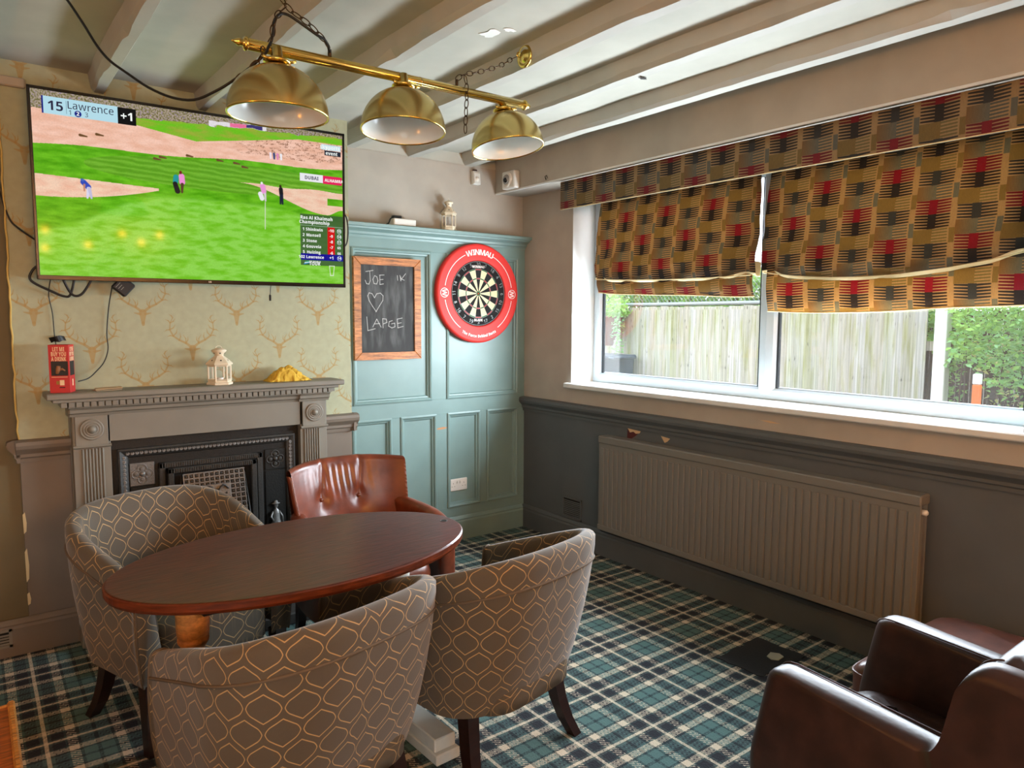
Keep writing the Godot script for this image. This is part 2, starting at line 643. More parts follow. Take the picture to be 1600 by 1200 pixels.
func stag_tex() -> Texture2D:   # stags' heads with wide antlers, half-drop; 0.45 x 0.36 m
	var W := 640
	var H := 512
	var im := Image.create(W, H, false, Image.FORMAT_RGB8)
	var n := FastNoiseLite.new()
	n.seed = 77
	n.frequency = 0.012
	for y in H:
		for x in W:
			var k := 1.0 + 0.04 * n.get_noise_2d(x, y)
			im.set_pixel(x, y, Color(0.62 * k, 0.63 * k, 0.52 * k))
	var col := Color(0.61, 0.50, 0.29, 0.66)
	for hd in [Vector2(W * 0.25, H * 0.62), Vector2(W * 0.75, H * 0.62 - H * 0.5), Vector2(W * 0.75, H * 1.12)]:
		if hd.y > H: continue
		# face and ears
		stroke(im, hd + Vector2(0, -6), hd + Vector2(0, 66), 24, 10, col)
		stroke(im, hd + Vector2(0, 66), hd + Vector2(0, 78), 11, 9, col)
		for s in [-1.0, 1.0]:
			var q := func(x, y): return hd + Vector2(x * s, y)
			stroke(im, q.call(16, 4), q.call(52, -4), 9, 3, col)
			# main beam of the antler, out and up
			var beam := [q.call(10, -16), q.call(44, -44), q.call(88, -66), q.call(128, -96), q.call(150, -142), q.call(146, -190), q.call(128, -226)]
			for i in beam.size() - 1:
				stroke(im, beam[i], beam[i + 1], 9.0 - i * 1.1, 8.0 - i * 1.2, col)
			for tine in [[1, 30, -92], [1, 62, -104], [2, 84, -120], [3, 100, -150], [3, 168, -92], [4, 186, -128], [4, 112, -178], [5, 176, -214], [5, 112, -222], [6, 150, -250]]:
				var a: Vector2 = beam[tine[0]]
				var b: Vector2 = q.call(tine[1], tine[2])
				var mid: Vector2 = (a + b) * 0.5 + (b - a).orthogonal() * 0.14 * s
				stroke(im, a, mid, 4.6, 3.4, col)
				stroke(im, mid, b, 3.4, 1.0, col)
	return ImageTexture.create_from_image(im)

# ------------------------------------------------------------ the room
const SKIRT := [Vector2(0, 0), Vector2(0.022, 0), Vector2(0.022, 0.128), Vector2(0.017, 0.14), Vector2(0.019, 0.148), Vector2(0.012, 0.16), Vector2(0.006, 0.168), Vector2(0, 0.168)]
const DADO := [Vector2(0, 0), Vector2(0.012, 0), Vector2(0.014, 0.018), Vector2(0.022, 0.026), Vector2(0.022, 0.04), Vector2(0.03, 0.05), Vector2(0.046, 0.066), Vector2(0.05, 0.082), Vector2(0.046, 0.098), Vector2(0.03, 0.104), Vector2(0, 0.106)]

func room():
	var st := mb()
	span(st, Vector3(-6.7, -0.1, -0.2), Vector3(0.3, 0, 6.8))
	struct(obj("floor", st, M.carpet), "tartan carpet in navy, teal and cream")
	st = mb()
	span(st, Vector3(-6.7, 2.68, -0.2), Vector3(0.3, 2.8, 6.8))
	var ce := obj("ceiling", st, M.ceiling_paint)
	struct(ce, "off-white ceiling between the beams")
	for q in [[Vector3(-1.58, 2.679, 1.80), 0.035, 0.05, Color(0.9, 0.9, 0.88)], [Vector3(-1.54, 2.679, 1.88), 0.03, 0.015, Color(0.9, 0.9, 0.88)], [Vector3(-0.895, 2.599, 1.985), 0.022, 0.018, Color(0.2, 0.18, 0.16)]]:
		st = mb()
		var fl := []
		for k in 14:
			var an := TAU * k / 14
			fl.append(Vector2(cos(an) * q[1], sin(an) * q[2]) * rng.randf_range(0.5, 1.2))
		extrude(st, fl, q[0], Vector3.RIGHT, Vector3.BACK, Vector3(0, -0.0015, 0))
		obj("flaked_paint", st, mat("flake", q[3], 0.9), ce)
	# back wall beside the chimney breast
	var wb := snode("wall_back", "back wall with teal panelling below cream plaster")
	st = mb()
	span(st, Vector3(-1.7, 0, -0.2), Vector3(0.3, 2.605, 0))
	obj("plaster", st, M.wall_beige, wb)
	st = mb()
	span(st, Vector3(-1.7, 2.605, -0.2), Vector3(0.3, 2.8, -0.003))
	obj("top_strip", st, M.ceiling_paint, wb)
	# chimney breast
	var wc := snode("wall_chimney", "chimney breast papered with ochre stags' heads")
	st = mb()
	span(st, Vector3(-3.12, 0, -0.2), Vector3(-1.49, 0.95, 0.268))
	obj("lower_wall", st, M.wall_taupe, wc)
	st = mb()
	var f := func(x0, x1, y0, y1, z):
		poly(st, [Vector3(x0, y0, z), Vector3(x1, y0, z), Vector3(x1, y1, z), Vector3(x0, y1, z)], Vector3.BACK, [Vector2(x0 / 0.45, -y0 / 0.36), Vector2(x1 / 0.45, -y0 / 0.36), Vector2(x1 / 0.45, -y1 / 0.36), Vector2(x0 / 0.45, -y1 / 0.36)])
	f.call(-3.12, -1.49, 0.95, 2.68, 0.27)
	poly(st, [Vector3(-3.12, 0.95, 0.27), Vector3(-3.12, 2.68, 0.27), Vector3(-3.12, 2.68, 0), Vector3(-3.12, 0.95, 0)], Vector3.LEFT, [Vector2(0, 0), Vector2(0, 4), Vector2(0.6, 4), Vector2(0.6, 0)])
	poly(st, [Vector3(-1.49, 0.95, 0.27), Vector3(-1.49, 2.68, 0.27), Vector3(-1.49, 2.68, 0), Vector3(-1.49, 0.95, 0)], Vector3.RIGHT, [Vector2(0, 0), Vector2(0, 4), Vector2(0.6, 4), Vector2(0.6, 0)])
	obj("wallpaper", st, M.wallpaper, wc)
	st = mb()
	span(st, Vector3(-3.115, 0.95, -0.2), Vector3(-1.495, 2.68, 0.266))
	obj("brickwork", st, M.wall_taupe, wc)
	st = mb()
	for xs in [[-3.135, -2.92], [-1.705, -1.462]]:
		extrude(st, DADO, Vector3(xs[0], 0.893, 0.268), Vector3.BACK, Vector3.UP, Vector3(xs[1] - xs[0], 0, 0))
	extrude(st, DADO, Vector3(-3.12, 0.893, 0.2), Vector3.LEFT, Vector3.UP, Vector3(0, 0, 0.09))
	extrude(st, DADO, Vector3(-1.49, 0.893, 0.02), Vector3.RIGHT * 0.6, Vector3.UP, Vector3(0, 0, 0.28))
	struct(obj("trim_1", st, M.wall_taupe), "taupe dado rail returning round the chimney breast")
	# frayed paper edge, painted bright yellow for the light catching it
	st = mb(true)
	var pts := []
	for i in 40:
		pts.append(Vector3(-3.122 + rng.randf_range(-0.004, 0.003), 1.0 + i * 0.043, 0.271 + rng.randf_range(-0.002, 0.003)))
	tube(st, pts, 0.0045, 5)
	obj("frayed_lit_edge", st, mat("paper_lit_edge", Color(0.78, 0.68, 0.40), 0.9), wc)
	for q in [[0.56, 0.10], [0.33, 0.16], [0.22, 0.06]]:
		st = mb()
		extrude(st, [Vector2(-0.004, 0), Vector2(0.006, 0.1 * q[1]), Vector2(0.009, 0.5 * q[1]), Vector2(0.004, q[1]), Vector2(-0.005, 0.9 * q[1])], Vector3(-3.118, q[0], 0.268), Vector3.RIGHT, Vector3.UP, Vector3(0, 0, 0.004))
		obj("chipped_edge", st, mat("chip_cream", Color(0.80, 0.74, 0.58), 0.9), wc)
	# recess to the left of it
	var wl := snode("wall_back_left", "olive wall left of the chimney breast")
	st = mb()
	span(st, Vector3(-6.7, 0, -0.2), Vector3(-3.11, 2.605, 0.235))
	obj("plaster", st, M.wall_olive, wl)
	st = mb()
	span(st, Vector3(-6.7, 2.605, -0.2), Vector3(-3.11, 2.68, 0.255))
	poly(st, [Vector3(-4.2, 2.605, 0.256), Vector3(-3.11, 2.605, 0.256), Vector3(-3.11, 2.68, 0.256), Vector3(-4.2, 2.68, 0.256)], Vector3.BACK)
	obj("upper_band", st, M.wall_olive, wl)
	st = mb()
	span(st, Vector3(-6.7, 2.565, 0.23), Vector3(-3.02, 2.607, 0.29), 0.006)
	struct(obj("trim_2", st, M.wall_beige), "narrow beige picture rail high on the left")
	st = mb()
	extrude(st, SKIRT, Vector3(-6.7, 0, 0.27), Vector3.BACK, Vector3.UP, Vector3(3.775, 0, 0))
	struct(obj("baseboard_back_left", st, M.wall_taupe), "taupe skirting left of the fireplace")
	st = mb()
	extrude(st, SKIRT, Vector3(-1.70, 0, 0.268), Vector3.BACK, Vector3.UP, Vector3(0.21, 0, 0))
	extrude(st, SKIRT, Vector3(-1.49, 0, 0.0), Vector3.RIGHT, Vector3.UP, Vector3(0, 0, 0.27))
	struct(obj("baseboard_chimney", st, M.wall_taupe), "taupe skirting right of the fireplace")
	# window wall
	var wr := snode("wall_right", "window wall, beige above and slate grey below the dado rail")
	st = mb()
	span(st, Vector3(0, 0, -0.2), Vector3(0.3, 0.93, 6.8))
	obj("lower_wall", st, M.wall_slate, wr)
	st = mb()
	span(st, Vector3(0, 0.93, -0.2), Vector3(0.3, 1.10, 6.8))
	span(st, Vector3(0, 1.10, -0.2), Vector3(0.3, 2.40, 0.55))
	span(st, Vector3(0, 1.10, 3.2), Vector3(0.3, 2.40, 6.8))
	span(st, Vector3(0, 2.40, -0.2), Vector3(0.3, 2.8, 6.8))
	obj("plaster", st, M.wall_beige, wr)
	# paint knocked off below the rail and the sill
	var chip := func(called, c, pp, m):
		var s2 := mb()
		var q := []
		for p in pp: q.append(Vector2(p[0], p[1]))
		extrude(s2, q, c, Vector3.BACK, Vector3.UP, Vector3(-0.0012, 0, 0))
		return obj(called, s2, m, wr)
	chip.call("bare_patch", Vector3(-0.001, 0.815, 1.085), [[0, 0], [0.004, 0.058], [0.10, 0.052], [0.085, 0.03], [0.06, 0.012], [0.03, -0.006]], mat("old_red_paint", Color(0.30, 0.10, 0.11), 0.8))
	chip.call("bare_patch", Vector3(-0.0024, 0.855, 1.089), [[0, 0.02], [0.11, 0.014], [0.10, 0.0], [0.07, -0.006], [0.05, 0.004], [0.02, -0.004]], mat("bare_plaster", Color(0.80, 0.68, 0.53), 0.9))
	chip.call("bare_patch", Vector3(-0.001, 0.842, 1.36), [[0, 0.02], [0.07, 0.012], [0.05, -0.008], [0.03, -0.018]], M.bare_plaster)
	chip.call("bare_patch", Vector3(-0.001, 1.03, 2.03), [[0, 0.006], [0.05, 0.008], [0.12, 0.0], [0.06, -0.003]], M.bare_plaster)
	st = mb()
	extrude(st, DADO, Vector3(0, 0.879, 0), Vector3.LEFT, Vector3.UP, Vector3(0, 0, 6.6))
	struct(obj("trim_3", st, M.wall_slate), "slate grey dado rail under the window")
	st = mb()
	extrude(st, SKIRT, Vector3(0, 0, 0.02), Vector3.LEFT, Vector3.UP, Vector3(0, 0, 6.6))
	struct(obj("baseboard_right", st, M.wall_slate), "slate grey skirting under the window")
	# boxed beam over the window
	st = mb()
	span(st, Vector3(-0.245, 2.44, 0), Vector3(0.0, 2.68, 6.6))
	struct(obj("trim_4", st, M.wall_beige), "boxed-in beam above the window blinds")
	st = mb()
	span(st, Vector3(-0.250, 2.430, 0), Vector3(-0.236, 2.442, 6.6), 0.002)
	struct(obj("trim_5", st, M.white_gloss), "thin white edge below the boxed-in beam")
	# beams: rough old timbers under many coats of paint
	var k := 0
	for bx in [[-0.52, -0.44], [-0.955, -0.885], [-1.39, -1.315], [-1.87, -1.80], [-2.305, -2.255], [-2.77, -2.71], [-3.24, -3.17], [-3.70, -3.63], [-4.16, -4.09], [-4.62, -4.55], [-5.08, -5.01], [-5.54, -5.47]]:
		k += 1
		var zb: float = 0.0 if bx[0] > -1.5 else (0.27 if bx[0] > -3.12 else 0.25)
		st = mb()
		var R := []
		var n := FastNoiseLite.new()
		n.seed = 200 + k
		n.frequency = 1.2
		n.fractal_octaves = 4
		for i in 111:
			var z: float = zb - 0.005 + (6.6 - zb) * i / 110.0
			var a := n.get_noise_2d(z, 0.0) * 0.012
			var b := n.get_noise_2d(z, 9.0) * 0.012
			var c := maxf(0.0, n.get_noise_2d(z * 2.0, 30.0) - 0.12) * 0.03
			R.append([Vector3(bx[0] - 0.012 + a, 2.69, z), Vector3(bx[0] + a, 2.62 + b + c, z), Vector3(bx[0] + 0.012 + a + c, 2.602 + b * 0.5, z), Vector3(bx[1] - 0.006, 2.60 + b * 0.4, z), Vector3(bx[1], 2.61, z), Vector3(bx[1], 2.69, z)])
		rings(st, R)
		struct(obj("trim_%d" % (5 + k), st, M.beam_paint), "old painted ceiling beam")

func behind_viewer():
	# the rest of the bar, out of the frame: end wall with an added fill window and wall lights, far left wall
	var st := mb()
	span(st, Vector3(-6.7, 0, 6.6), Vector3(0.3, 1.0, 6.8))
	span(st, Vector3(-6.7, 2.4, 6.6), Vector3(0.3, 2.8, 6.8))
	span(st, Vector3(-6.7, 1.0, 6.6), Vector3(-5.8, 2.4, 6.8))
	span(st, Vector3(-3.4, 1.0, 6.6), Vector3(0.3, 2.4, 6.8))
	struct(obj("wall_front", st, M.wall_beige), "end wall behind the viewer")
	st = mb()
	span(st, Vector3(-6.7, 0, -0.2), Vector3(-6.5, 2.8, 6.8))
	struct(obj("wall_left", st, M.wall_beige), "far left wall")
	var w3 := snode("added_window_2", "unseen window added in the end wall for fill daylight")  # unseen, added to bring fill daylight into the room
	st = mb()
	for xx in [-5.8, -4.63, -3.46]: span(st, Vector3(xx, 1.0, 6.66), Vector3(xx + 0.06, 2.4, 6.72), 0.006)
	for yy in [1.0, 2.34]: span(st, Vector3(-5.8, yy, 6.66), Vector3(-3.4, yy + 0.06, 6.72), 0.006)
	obj("frame", st, M.upvc, w3)
	st = mb()
	span(st, Vector3(-5.77, 1.03, 6.69), Vector3(-3.43, 2.37, 6.694))
	obj("pane", st, M.clear_glass, w3)
	# warm wall lights on the end wall; the television mirrors their bulbs
	var bulb := mat("lamp_bulb", Color(1, 0.8, 0.5), 0.4)
	bulb.emission_enabled = true
	bulb.emission = Color(1.0, 0.62, 0.22)
	bulb.emission_energy_multiplier = 110.0
	var t := thing("wall_light", "brass wall light with six warm bulbs on the end wall behind the viewer", "lamp", Vector3(-2.3, 2.05, 6.6))
	st = mb(true)
	lathe(st, [Vector2(0, 0.03), Vector2(0.08, 0.025), Vector2(0.09, 0), Vector2(0, 0)], 24, Transform3D(Basis(Vector3.RIGHT, -PI / 2), Vector3.ZERO))
	obj("plate", st, M.brass, t)
	for p in [Vector3(-2.91, 2.19, 6.2), Vector3(-2.92, 1.99, 6.2), Vector3(-2.5, 2.05, 6.2), Vector3(-2.15, 2.2, 6.2), Vector3(-1.95, 2.11, 6.2), Vector3(-1.75, 2.21, 6.2)]:
		var q: Vector3 = p - t.position
		st = mb(true)
		tube(st, curve([Vector3(0, 0, -0.02), Vector3(q.x * 0.3, -0.16, -0.2), q + Vector3(0, -0.16, 0.03), q + Vector3(0, -0.045, 0)]), 0.008)
		obj("arm", st, M.brass, t)
		st = mb(true)
		lathe(st, [Vector2(0, -0.02), Vector2(0.016, -0.015), Vector2(0.03, 0.012), Vector2(0.03, 0.03), Vector2(0.016, 0.05), Vector2(0, 0.056)], 16, Transform3D(Basis.IDENTITY, q))
		obj("bulb", st, bulb, t)
		var l := OmniLight3D.new()
		l.name = "bulb_light"
		l.light_color = Color(1.0, 0.70, 0.40)
		l.light_energy = 0.65
		l.light_size = 0.03
		l.omni_range = 20.0
		l.omni_attenuation = 2.0
		l.shadow_enabled = true
		l.position = q + Vector3(0, 0.02, 0)
		t.add_child(l)

	var pd := thing("pendant_light", "warm bulb hanging on a black flex over the side table, out of the frame", "lamp", Vector3(-4.25, 1.75, 2.5))
	st = mb(true)
	tube(st, [Vector3(0, 0.05, 0), Vector3(0, 0.93, 0)], 0.004, 6)
	lathe(st, [Vector2(0.0, 0.03), Vector2(0.018, 0.03), Vector2(0.018, 0.08), Vector2(0, 0.085)], 14)
	obj("flex", st, M.cable_black, pd)
	st = mb(true)
	lathe(st, [Vector2(0, -0.05), Vector2(0.022, -0.042), Vector2(0.034, -0.012), Vector2(0.028, 0.015), Vector2(0.016, 0.032), Vector2(0, 0.034)], 18)
	obj("bulb", st, bulb, pd)
	var pl := OmniLight3D.new()
	pl.name = "bulb_light"
	pl.light_color = Color(1.0, 0.64, 0.30)
	pl.light_energy = 0.6
	pl.light_size = 0.03
	pl.omni_range = 20.0
	pl.omni_attenuation = 2.0
	pl.shadow_enabled = true
	pd.add_child(pl)

func window_side():
	var w := snode("window_1", "white window with two panes and a deep sill")
	var st := mb()
	span(st, Vector3(0.001, 1.10, 0.545), Vector3(0.21, 2.40, 0.552))
	span(st, Vector3(0.001, 1.10, 3.198), Vector3(0.21, 2.40, 3.206))
	span(st, Vector3(0.001, 2.392, 0.55), Vector3(0.21, 2.402, 3.2))
	obj("reveal", st, M.white_gloss, w)
	st = mb()
	span(st, Vector3(-0.045, 1.088, 0.515), Vector3(0.0, 1.122, 3.26), 0.006)
	span(st, Vector3(-0.01, 1.098, 0.552), Vector3(0.22, 1.122, 3.198))
	obj("sill", st, M.white_gloss, w)
	# frame: outer ring with a bevelled face, mullion, beads
	st = mb()
	var pr := [Vector2(0, 0), Vector2(0.062, 0), Vector2(0.062, 0.016), Vector2(0.052, 0.03), Vector2(0.006, 0.034), Vector2(0, 0.03)]
	extrude(st, pr, Vector3(0.235, 1.122, 0.552), Vector3.UP, Vector3.LEFT, Vector3(0, 0, 2.646))
	extrude(st, pr, Vector3(0.235, 2.395, 0.552), Vector3.DOWN, Vector3.LEFT, Vector3(0, 0, 2.646))
	extrude(st, pr, Vector3(0.235, 1.122, 0.552), Vector3.BACK, Vector3.LEFT, Vector3(0, 1.27, 0))
	extrude(st, pr, Vector3(0.235, 1.122, 3.198), Vector3.FORWARD, Vector3.LEFT, Vector3(0, 1.27, 0))
	span(st, Vector3(0.235, 1.122, 0.552), Vector3(0.27, 1.19, 3.198))
	obj("frame", st, M.upvc, w)
	st = mb()
	extrude(st, [Vector2(-0.052, 0), Vector2(0.052, 0), Vector2(0.052, 0.016), Vector2(0.04, 0.03), Vector2(0.0, 0.037), Vector2(-0.04, 0.03), Vector2(-0.052, 0.016)], Vector3(0.235, 1.15, 1.914), Vector3.BACK, Vector3.LEFT, Vector3(0, 1.24, 0))
	obj("mullion", st, M.upvc, w)
	for zz in [[0.614, 1.862], [1.966, 3.136]]:
		st = mb()
		for e in [[zz[0], zz[0] + 0.012], [zz[1] - 0.012, zz[1]]]:
			span(st, Vector3(0.226, 1.184, e[0]), Vector3(0.245, 2.34, e[1]))
		obj("gasket", st, M.gasket, w)
		st = mb()
		span(st, Vector3(0.232, 1.18, zz[0] + 0.002), Vector3(0.236, 2.34, zz[1] - 0.002))
		obj("pane", st, M.clear_glass, w)
	# radiator
	var rad := thing("radiator", "long grey panel radiator with vertical ribs under the window", "radiator", Vector3(-0.09, 0.205, 0.93))
	st = mb()
	span(st, Vector3(-0.006, 0, 0), Vector3(0.006, 0.57, 1.95), 0.003)
	obj("panel", st, M.radiator_grey, rad)
	var rs := mb()
	extrude(rs, [Vector2(-0.016, 0), Vector2(-0.0125, 0.006), Vector2(0.0125, 0.006), Vector2(0.016, 0)], Vector3(-0.006, 0.035, 0), Vector3.BACK, Vector3.LEFT, Vector3(0, 0.50, 0))
	rs.generate_normals()
	var rib := rs.commit()
	for i in 48:
		var o := obj("rib", rib, M.radiator_grey, rad)
		o.position.z = 0.035 + i * 0.04
	st = mb()
	span(st, Vector3(-0.015, 0.565, -0.002), Vector3(0.075, 0.612, 1.952), 0.006)
	obj("top_grille", st, M.radiator_grey, rad)
	st = mb()
	span(st, Vector3(-0.012, 0.0, -0.002), Vector3(-0.002, 0.035, 1.952), 0.004)
	obj("bottom_seam", st, M.radiator_grey, rad)
	st = mb()
	span(st, Vector3(0.045, 0.01, 0.0), Vector3(0.058, 0.57, 1.95))
	obj("rear_panel", st, M.radiator_grey, rad)
	st = mb()
	span(st, Vector3(0.01, 0.03, 1.935), Vector3(0.04, 0.55, 1.943))
	obj("side_panel", st, M.radiator_grey, rad)
	st = mb()
	span(st, Vector3(0.01, 0.03, 0.007), Vector3(0.04, 0.55, 0.015))
	obj("side_panel", st, M.radiator_grey, rad)
	st = mb(true)
	lathe(st, [Vector2(0, 0), Vector2(0.013, 0), Vector2(0.013, 0.02), Vector2(0.007, 0.026), Vector2(0, 0.026)], 12, Transform3D(Basis(Vector3.RIGHT, PI / 2), Vector3(0.026, 0.535, 1.94)))
	obj("bleed_valve", st, M.white_plastic, rad)
	st = mb()
	for zz in [0.3, 1.6]:
		st = mb()
		span(st, Vector3(0.058, 0.1, zz), Vector3(0.088, 0.5, zz + 0.04))
		obj("wall_bracket", st, M.radiator_dark, rad)
	var pp := obj("gap_tube", pipe(), M.radiator_dark)  # dark tube along the gap between skirting and radiator
	tag(pp, "dark blue-grey tube running along the skirting below the radiator", "pipe")
	# air brick grille low on the wall
	vent(Vector3(-0.001, 0.175, 0.48), 0.195, 0.15, "grey louvred air vent low on the window wall beside the radiator", -PI / 2, M.wall_slate)
	# valance
	st = mb()
	var y0 := 2.256
	var y1 := 2.43
	var za := 0.655
	var zb := 3.6
	var uvq := func(a, b): return Vector2(a / 0.338 + 0.11, -b / 0.33 - 0.02)
	var xa := -0.205
	var xb := -0.185
	for q in [[xa, Vector3.LEFT], [xb, Vector3.RIGHT]]:
		poly(st, [Vector3(q[0], y0, za), Vector3(q[0], y0, zb), Vector3(q[0], y1, zb), Vector3(q[0], y1, za)], q[1], [uvq.call(za, y0), uvq.call(zb, y0), uvq.call(zb, y1), uvq.call(za, y1)])
	poly(st, [Vector3(xa, y0, za), Vector3(xa, y1, za), Vector3(xb, y1, za), Vector3(xb, y0, za)], Vector3.FORWARD, [uvq.call(0, y0), uvq.call(0, y1), uvq.call(0.02, y1), uvq.call(0.02, y0)])
	poly(st, [Vector3(xa, y0, za), Vector3(xa, y0, zb), Vector3(xb, y0, zb), Vector3(xb, y0, za)], Vector3.DOWN, [uvq.call(za, 0), uvq.call(zb, 0), uvq.call(zb, 0.02), uvq.call(za, 0.02)])
	poly(st, [Vector3(xa, y0, zb), Vector3(xa, y1, zb), Vector3(xb, y1, zb), Vector3(xb, y0, zb)], Vector3.BACK, [uvq.call(0, y0), uvq.call(0, y1), uvq.call(0.02, y1), uvq.call(0.02, y0)])
	var va := thing("valance", "straight fabric valance in woven blocks across the top of the window", "valance")
	obj("cloth", st, M.valance_cloth, va)
	st = mb(true)
	tube(st, [Vector3(xa, y0, za), Vector3(xa, y0, zb)], 0.0022, 6)
	obj("piping", st, M.blind_lining, va)
	blind("narrower roman blind over the left pane, its hem near the fence top", 0.665, 1.882, [1.825, 1.80, 1.80], [1.735, 1.705, 1.69], 3)
	blind("wider roman blind over the right pane, its hem hanging lower", 1.948, 3.16, [1.81, 1.765, 1.84], [1.60, 1.60, 1.63], 8)

func pipe() -> SurfaceTool:
	var st := mb(true)
	tube(st, [Vector3(-0.036, 0.182, 0.9), Vector3(-0.036, 0.184, 1.9), Vector3(-0.036, 0.186, 3.2)], 0.011, 10)
	return st

func vent(at: Vector3, wid: float, hei: float, label: String, yaw: float, m: Material):
	var t := thing("air_vent", label, "vent", at, yaw)
	var st := mb()
	span(st, Vector3(0, 0, 0), Vector3(wid, 0.012, 0.008))
	span(st, Vector3(0, hei - 0.012, 0), Vector3(wid, hei, 0.008))
	span(st, Vector3(0, 0, 0), Vector3(0.012, hei, 0.008))
	span(st, Vector3(wid - 0.012, 0, 0), Vector3(wid, hei, 0.008))
	obj("frame", st, m, t)
	st = mb()
	span(st, Vector3(0.01, 0.01, 0.0), Vector3(wid - 0.01, hei - 0.01, 0.001))
	obj("backing", st, M.slot_black, t)
	var n := int((hei - 0.024) / 0.013)
	for i in n:
		st = mb()
		box(st, Vector3(wid / 2, 0.018 + i * 0.013, 0.005), Vector3(wid - 0.024, 0.008, 0.003), 0.0, Transform3D.IDENTITY)
		obj("slat", st, m, t)

func tri3(v: Array, s: float) -> float:
	return v[0] * (1 - s) * (1 - 2 * s) + v[1] * 4 * s * (1 - s) + v[2] * s * (2 * s - 1)

func blind(label: String, z0: float, z1: float, fold: Array, tail: Array, sd: int):
	var t := thing("roman_blind", label, "blind", Vector3.ZERO, 0.0, "roman blinds in the window")
	var n := FastNoiseLite.new()
	n.seed = sd
	n.frequency = 2.2
	var nz := 56
	var G := []
	var U := []
	var y_top := 2.40
	var pinch := func(s): return exp(-pow((s - 0.04) / 0.05, 2.0)) + exp(-pow((s - 0.95) / 0.05, 2.0))
	var edge := func(s, v): return (-0.022 if s < 0.5 else 0.022) * pow(absf(s - 0.5) * 2.0, 6.0) * sin(v * PI * 0.5)
	for i in 41:
		var v := i / 40.0
		var row := []
		var ur := []
		for j in nz + 1:
			var s := float(j) / nz
			var z: float = lerpf(z0, z1, s) + edge.call(s, v) * 1.2
			var fy: float = tri3(fold, s) + 0.02 * pinch.call(s)
			var y := lerpf(y_top, fy, v)
			var billow := 0.055 * sin(PI * pow(v, 1.5)) * (0.5 + 0.5 * sin(PI * s)) + 0.06 * smoothstep(0.6, 1.0, v)
			var wr := 0.012 * n.get_noise_2d(z * 1.6, y * 3.0) * (0.3 + v) + 0.010 * sin(s * 23.0 + v * 5.0) * v * v * exp(-4.0 * s * (1.0 - s)) * 2.0
			var x: float = 0.15 - billow - wr + 0.03 * pinch.call(s) * v
			row.append(Vector3(x, y, z))
			ur.append(Vector2(z / 0.338, (y_top - y) * 1.04 / 0.33))
		G.append(row)
		U.append(ur)
	var st := mb(true)
	grid(st, G, true, U)
	obj("cloth", st, M.blind_cloth, t)
	# turned-under lining of the fold
	var L := [G[40]]
	for k in range(1, 8):
		var a := PI * k / 7.0
		var row := []
		for j in nz + 1:
			var p: Vector3 = G[40][j]
			row.append(p + Vector3(0.024 * (1.0 - cos(a)), -0.016 * sin(a) + (0.03 * (k - 5) if k > 5 else 0.0), 0))
		L.append(row)
	st = mb(true)
	grid(st, L, true)
	obj("lining", st, M.blind_lining, t)
	# hanging hem behind the fold
	G = []
	U = []
	for i in 13:
		var v := i / 12.0
		var row := []
		var ur := []
		for j in nz + 1:
			var s := float(j) / nz
			var z: float = lerpf(z0 + 0.012, z1 - 0.005, s)
			var a: float = tri3(fold, s) + 0.05
			var b: float = tri3(tail, s) + 0.012 * sin(s * 9.0 + sd) * absf(s - 0.4)
			var y := lerpf(a, b, v)
			var x: float = 0.125 + 0.012 * sin(s * 31.0 + sd) * v * (0.4 + absf(s - 0.5)) - 0.02 * sin(v * PI) + 0.008 * n.get_noise_2d(z * 3.0, 50.0)
			row.append(Vector3(x, y, z))
			ur.append(Vector2(z / 0.338, 0.3 - y / 0.33))
		G.append(row)
		U.append(ur)
	st = mb(true)
	grid(st, G, true, U)
	obj("hem", st, M.blind_cloth, t)
	st = mb(true)
	tube(st, G[12], 0.0035, 6)
	obj("piping", st, M.blind_lining, t)
	st = mb(true)
	tube(st, G[0].map(func(p): return p + Vector3(-0.035, -0.052, 0)), 0.003, 6)
	obj("piping", st, M.blind_lining, t)
	st = mb(true)
	span(st, Vector3(0.145, 2.385, z0), Vector3(0.165, 2.40, z1))
	obj("headrail", st, M.white_gloss, t)

# ------------------------------------------------------------ outside the window
func leaf_mesh() -> ArrayMesh:
	var st := mb(true)
	var a := Vector3(0, 0, 0)
	var b := Vector3(0.5, 0.12, 0.28)
	var c := Vector3(1, 0, 0)
	var d := Vector3(0.5, 0.12, -0.28)
	var m := Vector3(0.5, 0, 0)
	for q in [[a, b, m], [b, c, m], [c, d, m], [d, a, m]]:
		for p in q: st.add_vertex(p)
	st.generate_normals()
	return st.commit()

func foliage(parent: Node, called: String, mesh: Mesh, m: Material, count: int, size: float, where: Callable):
	var mm := MultiMesh.new()
	mm.transform_format = MultiMesh.TRANSFORM_3D
	mm.mesh = mesh
	mm.instance_count = count
	for i in count:
		var b := Basis.from_euler(Vector3(rng.randf_range(-1, 1), rng.randf_range(-PI, PI), rng.randf_range(-0.8, 0.8))).scaled(Vector3.ONE * size * rng.randf_range(0.6, 1.3))
		mm.set_instance_transform(i, Transform3D(b, where.call()))
	var o := MultiMeshInstance3D.new()
	o.name = numbered(parent, called)
	o.multimesh = mm
	o.material_override = m
	o.set_meta("kind", "stuff")
	parent.add_child(o, true)
	return o

